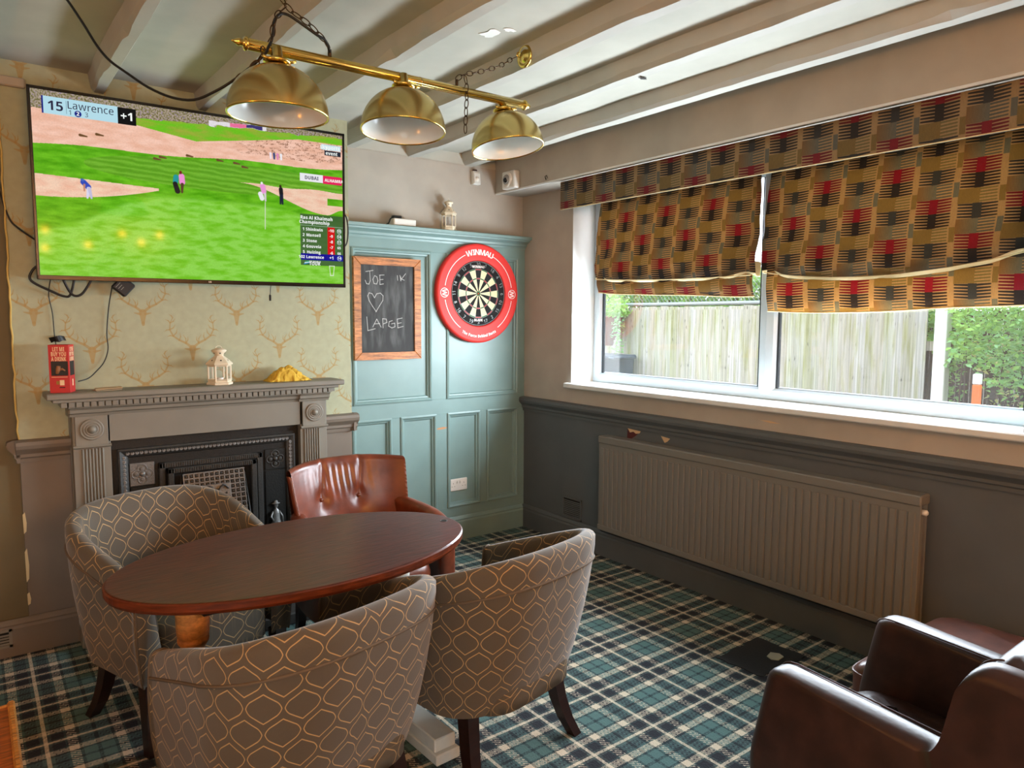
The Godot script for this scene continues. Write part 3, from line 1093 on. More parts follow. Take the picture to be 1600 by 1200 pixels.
func outside():
	var st := mb()
	span(st, Vector3(0.32, -0.3, -8), Vector3(9, -0.1, 9))
	struct(obj("ground", st, M.gravel), "gravel yard outside the window")
	var fx := 3.2
	var fe := thing("garden_fence", "weathered pale board fence with green stains outside the window", "fence", Vector3(fx, -0.1, 0))
	var z := -4.6
	var i := 0
	while z < 1.50:
		var w := rng.randf_range(0.078, 0.095)
		st = mb()
		box(st, Vector3.ZERO, Vector3(0.022, 1.80, w + 0.012), 0.003, Transform3D(Basis(Vector3.UP, 0.12), Vector3(rng.randf_range(-0.004, 0.004), 0.9 + rng.randf_range(-0.008, 0.008), z)))
		obj("board", st, M["fence_board_%d" % rng.randi_range(0, 4)], fe)
		z += w
		i += 1
	st = mb()
	span(st, Vector3(0.03, 0.3, -4.6), Vector3(0.07, 0.38, 1.55))
	span(st, Vector3(0.03, 1.4, -4.6), Vector3(0.07, 1.48, 1.55))
	obj("rail", st, M.fence_board_0, fe)
	st = mb()
	span(st, Vector3(-0.02, 0, 1.545), Vector3(0.08, 2.0, 1.645), 0.006)
	obj("post", st, mat("pale_post", Color(0.86, 0.85, 0.80), 0.85), fe)
	st = mb(true)
	tube(st, [Vector3(0.02, 1.835, -4.6), Vector3(0.02, 1.83, -1.5), Vector3(0.02, 1.835, 1.5)], 0.022, 8)
	obj("top_pole", st, M.wire, fe)
	# chain-link above
	var cl := mb()
	for k in 110:
		for s in [-1.0, 1.0]:
			var a := Vector3(0.02, 1.84, -4.6 + k * 0.055)
			var b := a + Vector3(0, 0.6, 0.6 * s * 0.9)
			tube(cl, [a, b], 0.0026, 3, false)
	var co := obj("chain_link_netting", cl, M.wire)
	co.position = Vector3(fx, -0.1, 0)
	tag(co, "chain-link netting along the top of the board fence", "netting")
	var lm := leaf_mesh()
	var hedge := thing("hedge", "bright green hedge showing above the board fence", "hedge", Vector3(fx + 0.55, 0, 0))
	for k in 3:
		foliage(hedge, "foliage", lm, M["leaf_%d" % [0, 1, 2][k]], 7000, 0.085, func(): return Vector3(rng.randf_range(-0.28, 0.5), rng.randf_range(1.3, 2.12), rng.randf_range(-4.6, 1.4)))
	st = mb(true)
	for k in 40:
		var p := Vector3(rng.randf_range(-0.1, 0.3), 0.0, rng.randf_range(-4.5, 1.3))
		tube(st, [p - Vector3(0, 0.1, 0), p + Vector3(0.03, 1.2, 0.1), p + Vector3(-0.05, 2.0, rng.randf_range(-0.3, 0.3))], 0.012, 5)
	obj("stem", st, M.twig, hedge)
	# shrub past the end of the fence
	var bush := thing("shrub", "loose leafy shrub with bare lower twigs at the end of the board fence", "shrub", Vector3(3.15, -0.1, 2.3))
	var blob := func():
		for q in 30:
			var p := Vector3(rng.randf_range(-0.40, 0.5), rng.randf_range(0.55, 2.4), rng.randf_range(-0.8, 1.2))
			if p.z < 1.97 - 0.4025 * (6.43 + p.x) + 0.03 * sin(p.y * 9.0): continue
			var h := sin(p.z * 6.1 + 1.0) * 0.5 + sin(p.y * 5.3 + p.z * 2.0) * 0.5
			if p.z > -0.25 and p.y < 1.15 and rng.randf() < 0.8: continue
			if h > -0.5: return p
		return Vector3(0, 1.5, 0)
	for k in 3:
		foliage(bush, "foliage", lm, M["leaf_%d" % k], 5200, 0.052, blob)
	foliage(bush, "dry_leaves", lm, M.leaf_3, 1500, 0.045, func(): return Vector3(rng.randf_range(-0.4, 0.5), rng.randf_range(0.35, 1.5), rng.randf_range(-0.35, 1.1)))
	st = mb(true)
	for k in 160:
		var p := Vector3(rng.randf_range(-0.1, 0.4), 0, rng.randf_range(-0.5, 1.1))
		var q := p + Vector3(rng.randf_range(-0.1, 0.3), rng.randf_range(0.8, 2.2), rng.randf_range(-0.1, 0.6))
		tube(st, [p, (p + q) * 0.5 + Vector3(rng.randf_range(-0.1, 0.1), 0.1, rng.randf_range(-0.15, 0.15)), q], [0.009, 0.006, 0.002], 4)
	obj("twigs", st, M.twig, bush)
	var bf := thing("back_fence", "brown board fence behind the shrub", "fence", Vector3(4.1, -0.1, 0))
	for k in 36:
		st = mb()
		span(st, Vector3(0, 0, 0.3 + k * 0.12), Vector3(0.02, 1.75, 0.3 + k * 0.12 + 0.114), 0.003)
		obj("board", st, M.old_boards, bf)
	var op := thing("marker_post", "orange marker post with a white top in front of the shrub", "post", Vector3(2.6, -0.1, 2.1))
	st = mb()
	span(st, Vector3(-0.025, 0, -0.025), Vector3(0.025, 1.19, 0.025), 0.005)
	obj("shaft", st, M.orange_post, op)
	st = mb()
	span(st, Vector3(-0.026, 1.19, -0.026), Vector3(0.026, 1.27, 0.026), 0.008)
	obj("cap", st, M.white_plastic, op)
	# planter hung on the fence, and the bin below it
	var pl := thing("planter", "tapered wooden planter of trailing ivy hung on the fence above the bin", "planter", Vector3(3.02, 1.23, -2.12))
	st = mb(true)
	lathe(st, [Vector2(0, 0), Vector2(0.05, 0), Vector2(0.16, 0.34), Vector2(0.17, 0.345), Vector2(0.15, 0.36), Vector2(0, 0.35)], 14)
	obj("pot", st, M.terracotta, pl)
	foliage(pl, "foliage", lm, M.leaf_1, 500, 0.06, func(): return Vector3(rng.randf_range(-0.15, 0.15), 0.36 + absf(rng.randfn(0, 0.12)), rng.randf_range(-0.2, 0.24)))
	foliage(pl, "trailing_ivy", lm, M.leaf_2, 160, 0.05, func(): return Vector3(rng.randf_range(-0.15, 0.0), rng.randf_range(-0.1, 0.4), 0.22 + rng.randf_range(-0.06, 0.06)))
	var bn := thing("wheelie_bin", "dark grey wheelie bin standing against the fence", "bin", Vector3(2.86, -0.1, -2.05))
	st = mb()
	rings(st, [[Vector3(-0.2, 0.06, -0.2), Vector3(0.2, 0.06, -0.2), Vector3(0.2, 0.06, 0.2), Vector3(-0.2, 0.06, 0.2)], [Vector3(-0.27, 1.18, -0.27), Vector3(0.27, 1.18, -0.27), Vector3(0.27, 1.18, 0.25), Vector3(-0.27, 1.18, 0.25)]])
	obj("body", st, M.bin_grey, bn)
	st = mb()
	span(st, Vector3(-0.29, 1.18, -0.29), Vector3(0.29, 1.23, 0.28), 0.015)
	span(st, Vector3(-0.2, 1.19, 0.28), Vector3(0.2, 1.215, 0.36), 0.008)
	obj("lid", st, M.bin_grey, bn)
	st = mb(true)
	for s in [-0.22, 0.22]:
		lathe(st, [Vector2(0, -0.02), Vector2(0.09, -0.02), Vector2(0.1, 0), Vector2(0.09, 0.02), Vector2(0, 0.02)], 18, Transform3D(Basis(Vector3.FORWARD, PI / 2), Vector3(s, 0.1, 0.2)))
	obj("wheel", st, M.black_plastic, bn)

# ------------------------------------------------------------ teal panelling
func panelling():
	var w: Node3D = get_node("wall_back")
	var st := mb()
	span(st, Vector3(-1.5, 0, 0), Vector3(0, 2.07, 0.006))
	obj("backboard", st, M.panel_teal, w)
	# stiles and rails, proud of the panels
	var piece := func(called, x0, x1, y0, y1):
		var s2 := mb()
		span(s2, Vector3(x0, y0, 0.006), Vector3(x1, y1, 0.03), 0.0015)
		obj(called, s2, M.panel_teal, w)
	piece.call("rail", -1.5, 0.0, 1.995, 2.09)
	piece.call("rail", -1.5, 0.0, 0.905, 1.008)
	piece.call("rail", -1.5, 0.0, 0.1, 0.240)
	for xs in [[-1.5, -1.365], [-0.80, -0.675], [-0.068, 0.0]]:
		piece.call("stile", xs[0], xs[1], 1.008, 1.995)
	for xs in [[-1.5, -1.375], [-1.105, -1.033], [-0.765, -0.670], [-0.403, -0.338], [-0.066, 0.0]]:
		piece.call("stile", xs[0], xs[1], 0.240, 0.905)
	for q in [[-1.365, -0.80, 1.008, 1.995], [-0.675, -0.068, 1.008, 1.995], [-1.375, -1.105, 0.240, 0.905], [-1.033, -0.765, 0.240, 0.905], [-0.670, -0.403, 0.240, 0.905], [-0.338, -0.066, 0.240, 0.905]]:
		st = mb()
		span(st, Vector3(q[0] + 0.02, q[2] + 0.02, 0.006), Vector3(q[1] - 0.02, q[3] - 0.02, 0.011), 0.002)
		obj("panel", st, M.panel_teal, w)
		# bolection moulding round each panel
		st = mb()
		var pr := [[0.0, 0.03], [-0.004, 0.036], [0.006, 0.040], [0.014, 0.036], [0.018, 0.026], [0.026, 0.024], [0.032, 0.014], [0.034, 0.006]]
		var R := []
		for p in pr:
			R.append([Vector3(q[0] + p[0], q[2] + p[0], p[1]), Vector3(q[1] - p[0], q[2] + p[0], p[1]), Vector3(q[1] - p[0], q[3] - p[0], p[1]), Vector3(q[0] + p[0], q[3] - p[0], p[1])])
		for i in R.size() - 1:
			for j in 4:
				var k := (j + 1) % 4
				poly(st, [R[i][j], R[i][k], R[i + 1][k], R[i + 1][j]], Vector3(0, 0, 1))
		obj("moulding", st, M.panel_teal, w)
	st = mb()
	var cor := [Vector2(0, 0), Vector2(0.035, 0), Vector2(0.04, 0.012), Vector2(0.05, 0.018), Vector2(0.055, 0.032), Vector2(0.075, 0.044), Vector2(0.09, 0.048), Vector2(0.092, 0.058), Vector2(0.11, 0.06), Vector2(0.112, 0.078), Vector2(0.106, 0.082), Vector2(0, 0.082)]
	extrude(st, cor, Vector3(-1.5, 2.062, 0), Vector3.BACK, Vector3.UP, Vector3(1.5, 0, 0))
	obj("cornice", st, M.panel_teal, w)
	st = mb()
	extrude(st, SKIRT, Vector3(-1.49, 0, 0.03), Vector3.BACK, Vector3.UP, Vector3(1.47, 0, 0))
	span(st, Vector3(-1.49, 0, 0.0), Vector3(0.0, 0.165, 0.03))
	struct(obj("baseboard_back", st, M.panel_teal), "teal skirting below the panelling")
	# scar in the stile
	st = mb()
	extrude(st, [Vector2(0, 0), Vector2(0.03, 0.008), Vector2(0.07, 0.012), Vector2(0.105, 0.006), Vector2(0.08, -0.002), Vector2(0.04, -0.004)], Vector3(-0.775, 0.802, 0.03), Vector3.RIGHT, Vector3.UP, Vector3(0, 0, 0.0012))
	obj("bare_patch", st, mat("bare_wood", Color(0.72, 0.52, 0.36), 0.8), w)

# ------------------------------------------------------------ fireplace
func fireplace():
	var t := thing("fireplace_surround", "grey painted wooden fireplace surround with fluted pilasters and a dentilled mantel shelf", "fireplace", Vector3(-2.306, 0, 0.268))
	# local x is from the middle; half width 0.62
	var m: Material = M.surround_grey
	var st := mb()
	span(st, Vector3(-0.715, 1.188, 0), Vector3(0.69, 1.216, 0.195), 0.005)
	obj("mantel_shelf", st, m, t)
	st = mb()
	span(st, Vector3(-0.690, 1.172, 0), Vector3(0.665, 1.188, 0.172), 0.003)
	obj("shelf_moulding", st, m, t)
	var ds := mb()
	box(ds, Vector3.ZERO, Vector3(0.0235, 0.024, 0.022), 0.0015)
	ds.generate_normals()
	var dm := ds.commit()
	for i in 44:
		var o := obj("dentil", dm, m, t)
		o.position = Vector3(-0.646 + i * 0.0294, 1.160, 0.148)
	for s in [-1.0, 1.0]:
		for i in 4:
			var o := obj("dentil", dm, m, t)
			o.position = Vector3(0.646 * s, 1.160, 0.03 + i * 0.0294)
	st = mb()
	extrude(st, [Vector2(0, 0), Vector2(0.108, 0), Vector2(0.112, 0.012), Vector2(0.124, 0.018), Vector2(0.126, 0.032), Vector2(0.14, 0.042), Vector2(0.14, 0.075), Vector2(0, 0.075)], Vector3(-0.628, 1.10, 0), Vector3.BACK, Vector3.UP, Vector3(1.256, 0, 0))
	obj("cornice", st, m, t)
	for s in [-1.0, 1.0]:
		st = mb()
		extrude(st, [Vector2(0, 0), Vector2(0.122, 0), Vector2(0.126, 0.012), Vector2(0.138, 0.018), Vector2(0.14, 0.032), Vector2(0.15, 0.042), Vector2(0, 0.05)], Vector3(s * 0.538 - 0.085, 1.10, 0), Vector3.BACK, Vector3.UP, Vector3(0.17, 0, 0))
		obj("capital", st, m, t)
	st = mb()
	span(st, Vector3(-0.50, 0.972, 0), Vector3(0.50, 1.102, 0.108), 0.002)
	obj("frieze", st, m, t)
	for s in [-1.0, 1.0]:
		st = mb()
		var c: float = s * 0.538
		span(st, Vector3(c - 0.077, 0.0, 0), Vector3(c + 0.077, 1.10, 0.108), 0.002)
		span(st, Vector3(s * 0.60 - 0.018, 0.0, 0), Vector3(s * 0.60 + 0.018, 1.10, 0.035), 0.002)
		obj("jamb", st, m, t)
		st = mb()
		span(st, Vector3(c - 0.067, 0.962, 0.1), Vector3(c + 0.067, 1.10, 0.122), 0.002)
		obj("corner_block", st, m, t)
		st = mb(true)
		lathe(st, [Vector2(0.050, 0), Vector2(0.050, 0.006), Vector2(0.044, 0.009), Vector2(0.040, 0.004), Vector2(0.037, 0.009), Vector2(0.033, 0.011), Vector2(0.029, 0.005), Vector2(0.026, 0.010), Vector2(0.023, 0.012), Vector2(0.020, 0.006), Vector2(0.018, 0.012), Vector2(0.012, 0.020), Vector2(0, 0.023)], 36, Transform3D(Basis(Vector3.RIGHT, PI / 2), Vector3(c, 1.037, 0.121)))
		obj("roundel", st, m, t)
		st = mb()
		extrude(st, [Vector2(0, 0), Vector2(0.125, 0), Vector2(0.13, 0.006), Vector2(0.125, 0.014), Vector2(0, 0.014)], Vector3(c - 0.078, 0.95, 0), Vector3.BACK, Vector3.UP, Vector3(0.156, 0, 0))
		obj("astragal", st, m, t)
		for i in 7:
			st = mb()
			extrude(st, [Vector2(-0.0055, 0), Vector2(-0.004, 0.008), Vector2(0, 0.0105), Vector2(0.004, 0.008), Vector2(0.0055, 0)], Vector3(c - 0.048 + i * 0.0135 - (0.012 if s > 0 else -0.022) * 0.4, 0.17, 0.107), Vector3.RIGHT, Vector3.BACK, Vector3(0, 0.775, 0))
			obj("flute", st, m, t)
		st = mb()
		span(st, Vector3(c - 0.082, 0.0, 0), Vector3(c + 0.082, 0.165, 0.132), 0.004)
		obj("plinth_block", st, m, t)
	# cast-iron insert
	var ir := thing("cast_iron_fireplace", "black cast-iron fireplace insert with tiled cheeks and a latticed hood", "fireplace", Vector3(-2.306, 0, 0.27))
	st = mb()
	span(st, Vector3(-0.462, 0.0, 0), Vector3(0.462, 0.97, 0.07))
	obj("backing_plate", st, M.iron_dark, ir)
	st = mb()
	var rows := [[-0.432, 0.432, 0.925, 0.07], [-0.432, 0.432, 0.925, 0.096], [-0.425, 0.425, 0.917, 0.100], [-0.39, 0.39, 0.884, 0.082], [-0.383, 0.383, 0.877, 0.07]]
	for i in rows.size() - 1:
		var a: Array = rows[i]
		var b: Array = rows[i + 1]
		poly(st, [Vector3(a[0], a[2], a[3]), Vector3(a[1], a[2], a[3]), Vector3(b[1], b[2], b[3]), Vector3(b[0], b[2], b[3])], Vector3(0, 0.3 if i == 0 else -0.1, 1))
		for s in [0, 1]:
			poly(st, [Vector3(a[s], a[2], a[3]), Vector3(a[s], 0.06, a[3]), Vector3(b[s], 0.06, b[3]), Vector3(b[s], b[2], b[3])], Vector3((-1 if s == 0 else 1) * (1 if i == 0 else -0.1), 0, 1))
	obj("outer_frame", st, M.iron, ir)
	# cast ornament along the frame
	st = mb(true)
	var orn := func(p: Vector3, r: float):
		lathe(st, [Vector2(r, 0), Vector2(r * 0.7, r * 0.5), Vector2(r * 0.35, r * 0.2), Vector2(0, r * 0.55)], 8, Transform3D(Basis(Vector3.RIGHT, PI / 2), p))
	for i in 40: orn.call(Vector3(-0.39 + i * 0.02, 0.901, 0.090), 0.0105)
	for s in [-1.0, 1.0]:
		for i in 40: orn.call(Vector3(0.408 * s, 0.10 + i * 0.02, 0.090), 0.0105)
	var od := obj("frame_ornament", st, M.iron_pale, ir)
	od.set_meta("kind", "stuff")
	# cheeks: quatrefoil tile over a figure tile
	for s in [-1.0, 1.0]:
		st = mb()
		span(st, Vector3(s * 0.327 - 0.055, 0.735, 0.07), Vector3(s * 0.327 + 0.055, 0.848, 0.078), 0.002)
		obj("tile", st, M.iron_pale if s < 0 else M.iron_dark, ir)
		st = mb()
		span(st, Vector3(s * 0.327 - 0.055, 0.06, 0.07), Vector3(s * 0.327 + 0.055, 0.73, 0.076), 0.002)
		obj("tile", st, M.iron_dark, ir)
		st = mb(true)
		var cc := Vector3(s * 0.327, 0.792, 0.079)
		for a in 4:
			var q := cc + Vector3(cos(a * PI / 2), sin(a * PI / 2), 0) * 0.026
			var ring := []
			for k in 19:
				var th := a * PI / 2 - 2.3 + 4.6 * k / 18.0
				ring.append(q + Vector3(cos(th), sin(th), 0) * 0.0205)
			tube(st, ring, 0.003, 6)
			lathe(st, [Vector2(0.010, 0), Vector2(0.008, 0.005), Vector2(0.004, 0.003), Vector2(0, 0.007)], 10, Transform3D(Basis(Vector3.RIGHT, PI / 2), q))
		lathe(st, [Vector2(0.014, 0), Vector2(0.011, 0.006), Vector2(0, 0.010)], 12, Transform3D(Basis(Vector3.RIGHT, PI / 2), cc))
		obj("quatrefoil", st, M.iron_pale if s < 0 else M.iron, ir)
	# little cast figure in a hat on the right cheek
	st = mb(true)
	var fg := Vector3(0.322, 0.385, 0.088)
	lathe(st, [Vector2(0.040, 0), Vector2(0.036, 0.03), Vector2(0.021, 0.075), Vector2(0.021, 0.10), Vector2(0.015, 0.125), Vector2(0.007, 0.132), Vector2(0.006, 0.138), Vector2(0.011, 0.146), Vector2(0.012, 0.157), Vector2(0.022, 0.160), Vector2(0.022, 0.163), Vector2(0.011, 0.166), Vector2(0.009, 0.176), Vector2(0, 0.179)], 18, Transform3D(Basis.from_scale(Vector3(1, 1, 0.55)), fg))
	tube(st, [fg + Vector3(-0.016, 0.118, 0), fg + Vector3(-0.031, 0.092, 0.006), fg + Vector3(-0.02, 0.07, 0.016)], 0.006, 6)
	tube(st, [fg + Vector3(0.016, 0.118, 0), fg + Vector3(0.032, 0.088, 0.004), fg + Vector3(0.034, 0.05, 0.008)], 0.006, 6)
	obj("relief_figure", st, M.iron_pale, ir)
	# inner arch frames, stepping in
	for fr in [[0.255, 0.838, 0.07, 0.094, 0.03], [0.218, 0.808, 0.07, 0.112, 0.028]]:
		st = mb()
		span(st, Vector3(-fr[0], 0.06, fr[2]), Vector3(-fr[0] + fr[4], fr[1], fr[3]), 0.004)
		span(st, Vector3(fr[0] - fr[4], 0.06, fr[2]), Vector3(fr[0], fr[1], fr[3]), 0.004)
		span(st, Vector3(-fr[0], fr[1] - fr[4], fr[2]), Vector3(fr[0], fr[1], fr[3]), 0.004)
		obj("arch_frame", st, M.iron, ir)
		st = mb()
		var cnt := int(fr[0] * 2 / 0.011)
		for i in cnt - 2:
			box(st, Vector3(-fr[0] + 0.016 + i * 0.011, fr[1] - fr[4] * 0.5, fr[3] + 0.001), Vector3(0.005, fr[4] * 0.7, 0.004), 0.001)
		obj("reeding", st, M.iron, ir)
	st = mb()
	span(st, Vector3(-0.19, 0.06, 0.07), Vector3(0.19, 0.78, 0.074))
	obj("throat", st, M.slot_black, ir)
	# hood: a plate of small square pans leaning out
	var hood := Node3D.new()
	hood.name = "hood"
	ir.add_child(hood)
	hood.position = Vector3(0, 0.772, 0.10)
	hood.rotation.x = -0.22
	st = mb()
	var wt := 0.15
	span(st, Vector3(-wt, -0.30, 0), Vector3(wt, 0, 0.010), 0.002)
	obj("plate", st, M.iron, hood)
	st = mb()
	for i in 13:
		span(st, Vector3(-wt + i * 0.0246 - 0.0025, -0.295, 0.01), Vector3(-wt + i * 0.0246 + 0.0025, -0.003, 0.018))
	for j in 12:
		span(st, Vector3(-wt, -0.005 - j * 0.0246 - 0.0025, 0.01), Vector3(wt, -0.005 - j * 0.0246 + 0.0025, 0.018))
	obj("lattice", st, M.iron_pale, hood)
	st = mb(true)
	for i in 12:
		for j in 11:
			if absf(i - 5.5) < 3.2 and j > 2: continue
			lathe(st, [Vector2(0.007, 0), Vector2(0.005, 0.003), Vector2(0, 0.005)], 6, Transform3D(Basis(Vector3.RIGHT, PI / 2), Vector3(-wt + 0.0123 + i * 0.0246, -0.0173 - j * 0.0246, 0.011)))
	var bs := obj("bosses", st, M.iron, hood)
	bs.set_meta("kind", "stuff")
	st = mb()
	span(st, Vector3(-0.072, -0.29, 0.01), Vector3(0.072, -0.07, 0.021), 0.003)
	obj("centre_plate", st, M.iron_pale, hood)
	st = mb(true)
	for s in [-1.0, 1.0]:
		tube(st, curve([Vector3(s * 0.06, -0.10, 0.023), Vector3(s * 0.035, -0.08, 0.028), Vector3(s * 0.012, -0.105, 0.028), Vector3(s * 0.03, -0.135, 0.026), Vector3(s * 0.05, -0.12, 0.026)]), 0.005, 6)
		tube(st, curve([Vector3(s * 0.055, -0.17, 0.023), Vector3(s * 0.03, -0.15, 0.028), Vector3(s * 0.01, -0.18, 0.028)]), 0.005, 6)
	obj("scrollwork", st, M.iron, hood)
	# side wings of the hood
	for s in [-1.0, 1.0]:
		st = mb()
		var a := Vector3(s * 0.155, 0.765, 0.10)
		poly(st, [a, Vector3(s * 0.165, 0.47, 0.175), Vector3(s * 0.195, 0.47, 0.09)], Vector3(s, 0, 0.5))
		poly(st, [a + Vector3(0, 0, -0.006), Vector3(s * 0.165, 0.47, 0.169), Vector3(s * 0.195, 0.47, 0.084)], Vector3(-s, 0, -0.5))
		obj("hood_wing", st, M.iron_pale, ir)
	var he := mb()
	span(he, Vector3(-2.862, 0, 0.40), Vector3(-1.75, 0.06, 0.72), 0.006)
	tag(obj("hearth", he, M.slate_stone), "dark stone hearth slab in front of the fireplace", "hearth")

# ------------------------------------------------------------ television
func screen_tex() -> ImageTexture:
	var W := 960
	var H := 544
	var im := Image.create(W, H, false, Image.FORMAT_RGB8)
	var n := FastNoiseLite.new()
	n.seed = 61
	n.frequency = 0.02
	n.fractal_octaves = 3
	var f2 := FastNoiseLite.new()
	f2.seed = 62
	f2.frequency = 0.16
	var grassA := Color(0.30, 0.62, 0.06)
	var grassB := Color(0.44, 0.76, 0.14)
	var pale := Color(0.56, 0.84, 0.32)
	var sand := Color(0.93, 0.72, 0.62)
	var light_sand := Color(0.96, 0.82, 0.72)
	for py in H:
		var Y := 0.405 - 0.802 * py / H
		for px in W:
			var X := -0.708 + 1.416 * px / W
			var a := n.get_noise_2d(px * 0.6, py * 2.0)
			var b := f2.get_noise_2d(px, py)
			var c: Color
			var tree := lerpf(0.325, 0.385, clampf((X + 0.7) / 1.3, 0, 1)) + a * 0.012
			var sb := lerpf(0.175, 0.222, clampf((X + 0.7) / 1.4, 0, 1)) + 0.006 * sin(X * 9.0)
			var slope_low := 0.318 if X < -0.40 else (lerpf(0.325, 0.272, (X + 0.40) / 0.36) if X < -0.04 else lerpf(0.272, 0.352, clampf((X + 0.04) / 0.5, 0, 1)))
			if Y > tree:
				var s := f2.get_noise_2d(px * 0.8, py * 0.8 + 400)
				c = Color(0.42, 0.40, 0.24).lerp(Color(0.78, 0.70, 0.66), clampf(0.5 + s * 1.3, 0, 1))
				if s > 0.42: c = Color(0.40, 0.36, 0.55)
				if X > 0.02 and X < 0.30 and absf(Y - tree - 0.012) < 0.011: c = Color(0.90, 0.88, 0.90)
				if X > 0.12 and X < 0.20 and absf(Y - tree - 0.012) < 0.010: c = Color(0.93, 0.45, 0.62)
				if X > 0.2 and X < 0.28 and absf(Y - tree - 0.012) < 0.009: c = Color(0.25, 0.22, 0.45)
			elif Y > slope_low and (X > -0.62):
				c = grassB.lerp(Color(0.62, 0.68, 0.24), clampf(0.35 + a, 0, 1))
			elif Y > sb:
				c = sand.lerp(Color(0.98, 0.80, 0.72), clampf(0.5 + a, 0, 1))
				if X > 0.10 and Y > sb + 0.035:
					var sc := clampf((b + n.get_noise_2d(px * 1.5, py * 4.0)) * 1.4 - 0.05, 0, 1) * clampf((X - 0.10) * 6.0, 0, 1)
					c = c.lerp(Color(0.52, 0.36, 0.28), sc * 0.85)
			else:
				c = grassA.lerp(grassB, clampf(0.55 + a * 0.9, 0, 1))
				# mown fairway
				var e := Vector2((X - 0.12) / 0.64, (Y - 0.115) / 0.072).length()
				if e < 1.0:
					c = Color(0.46, 0.72, 0.20).lerp(Color(0.36, 0.62, 0.12), 0.5 + 0.5 * sin(Y * 260.0 + X * 14.0 + a * 2.0))
				# bunkers
				var bt := lerpf(0.046, 0.030, clampf((X + 0.7) / 0.48, 0, 1))
				var bb := lerpf(-0.050, 0.018, pow(clampf((X + 0.7) / 0.48, 0, 1), 2.0))
				if X < -0.215 and Y < bt and Y > bb: c = light_sand.lerp(sand, clampf(0.4 + a, 0, 1))
				if X > 0.165 and Y < 0.098 - 0.004 * sin(X * 20.0) and Y > 0.098 - 0.125 * smoothstep(0.165, 0.62, X) + (0.03 * smoothstep(0.62, 0.70, X)) and not (X > 0.62 and Y < 0.062 and Y > 0.025): c = light_sand.lerp(sand, clampf(0.3 + a, 0, 1))
				# putting green
				var gtop := 0.01 - 0.16 * smoothstep(-0.18, -0.72, X) * 1.2 - 0.06 * smoothstep(0.2, 0.7, X)
				if Y < gtop:
					c = c.lerp(pale.lerp(grassB, clampf(0.3 + a * 1.4, 0, 1)), smoothstep(gtop, gtop - 0.03, Y))
			c = c * (1.0 + b * 0.05)
			im.set_pixel(px, py, Color(c.r, c.g, c.b))
	var q := func(x, y): return Vector2((x + 0.708) / 1.416 * W, (0.405 - y) / 0.802 * H)
	var line := func(x0, y0, x1, y1, r0, r1, col): stroke(im, q.call(x0, y0), q.call(x1, y1), r0, r1, col, false)
	# players: bent in the bunker, with a bag, pair by the flag
	line.call(-0.525, 0.026, -0.507, 0.006, 8, 8, Color(0.10, 0.28, 0.75))
	line.call(-0.530, 0.036, -0.527, 0.034, 4, 4, Color(0.25, 0.40, 0.75))
	line.call(-0.506, 0.0, -0.512, -0.042, 5, 3, Color(0.85, 0.85, 0.95))
	line.call(-0.503, 0.0, -0.496, -0.042, 5, 3, Color(0.75, 0.75, 0.88))
	line.call(-0.522, 0.015, -0.523, -0.012, 3, 2, Color(0.75, 0.52, 0.45))
	line.call(-0.112, 0.098, -0.110, 0.070, 9, 9, Color(0.95, 0.58, 0.85))
	line.call(-0.116, 0.118, -0.116, 0.114, 4, 4, Color(0.45, 0.15, 0.12))
	line.call(-0.110, 0.06, -0.112, 0.022, 5, 3, Color(0.35, 0.25, 0.18))
	line.call(-0.137, 0.092, -0.140, 0.070, 8, 8, Color(0.15, 0.60, 0.62))
	line.call(-0.142, 0.060, -0.132, 0.026, 7, 8, Color(0.12, 0.12, 0.14))
	line.call(0.274, 0.092, 0.280, 0.066, 9, 9, Color(0.93, 0.60, 0.85))
	line.call(0.270, 0.108, 0.270, 0.106, 4, 4, Color(0.95, 0.95, 0.95))
	line.call(0.262, 0.052, 0.270, 0.030, 8, 8, Color(0.93, 0.93, 0.95))
	line.call(0.286, 0.055, 0.288, 0.020, 4, 3, Color(0.85, 0.80, 0.85))
	line.call(0.368, 0.086, 0.370, 0.062, 7, 7, Color(0.12, 0.12, 0.14))
	line.call(0.366, 0.102, 0.366, 0.100, 4, 4, Color(0.20, 0.14, 0.10))
	line.call(0.367, 0.055, 0.365, 0.012, 4, 3, Color(0.12, 0.14, 0.22))
	line.call(0.374, 0.055, 0.376, 0.012, 4, 3, Color(0.12, 0.14, 0.22))
	line.call(0.286, 0.012, 0.283, -0.125, 1.3, 1.3, Color(0.88, 0.88, 0.85))
	for k in 4: line.call(0.318 + k * 0.018, 0.262, 0.319 + k * 0.018, 0.238, 4, 3, [Color(0.95, 0.9, 0.95), Color(0.25, 0.3, 0.5), Color(0.9, 0.55, 0.75), Color(0.95, 0.95, 0.98)][k])
	for k in [[-0.515, 0.232], [-0.19, 0.178], [-0.215, 0.168], [-0.07, 0.20], [0.07, 0.196], [0.15, 0.192], [0.19, 0.178], [-0.45, 0.245]]: line.call(k[0] - 0.014, k[1], k[0] + 0.012, k[1] - 0.003, 4, 2, Color(0.42, 0.30, 0.18))
	# score box, boards and leader table
	var fill := func(x0, y0, x1, y1, col: Color):
		var a: Vector2 = q.call(x0, y1)
		var b: Vector2 = q.call(x1, y0)
		for y in range(int(a.y), int(b.y)):
			for x in range(int(a.x), int(b.x)):
				if x >= 0 and y >= 0 and x < W and y < H: im.set_pixel(x, y, im.get_pixel(x, y).lerp(Color(col.r, col.g, col.b), col.a))
	fill.call(-0.667, 0.306, -0.370, 0.379, Color(0.72, 0.88, 0.93))
	fill.call(-0.667, 0.306, -0.661, 0.379, Color(0.10, 0.12, 0.48))
	fill.call(-0.576, 0.314, -0.574, 0.371, Color(0.4, 0.5, 0.55))
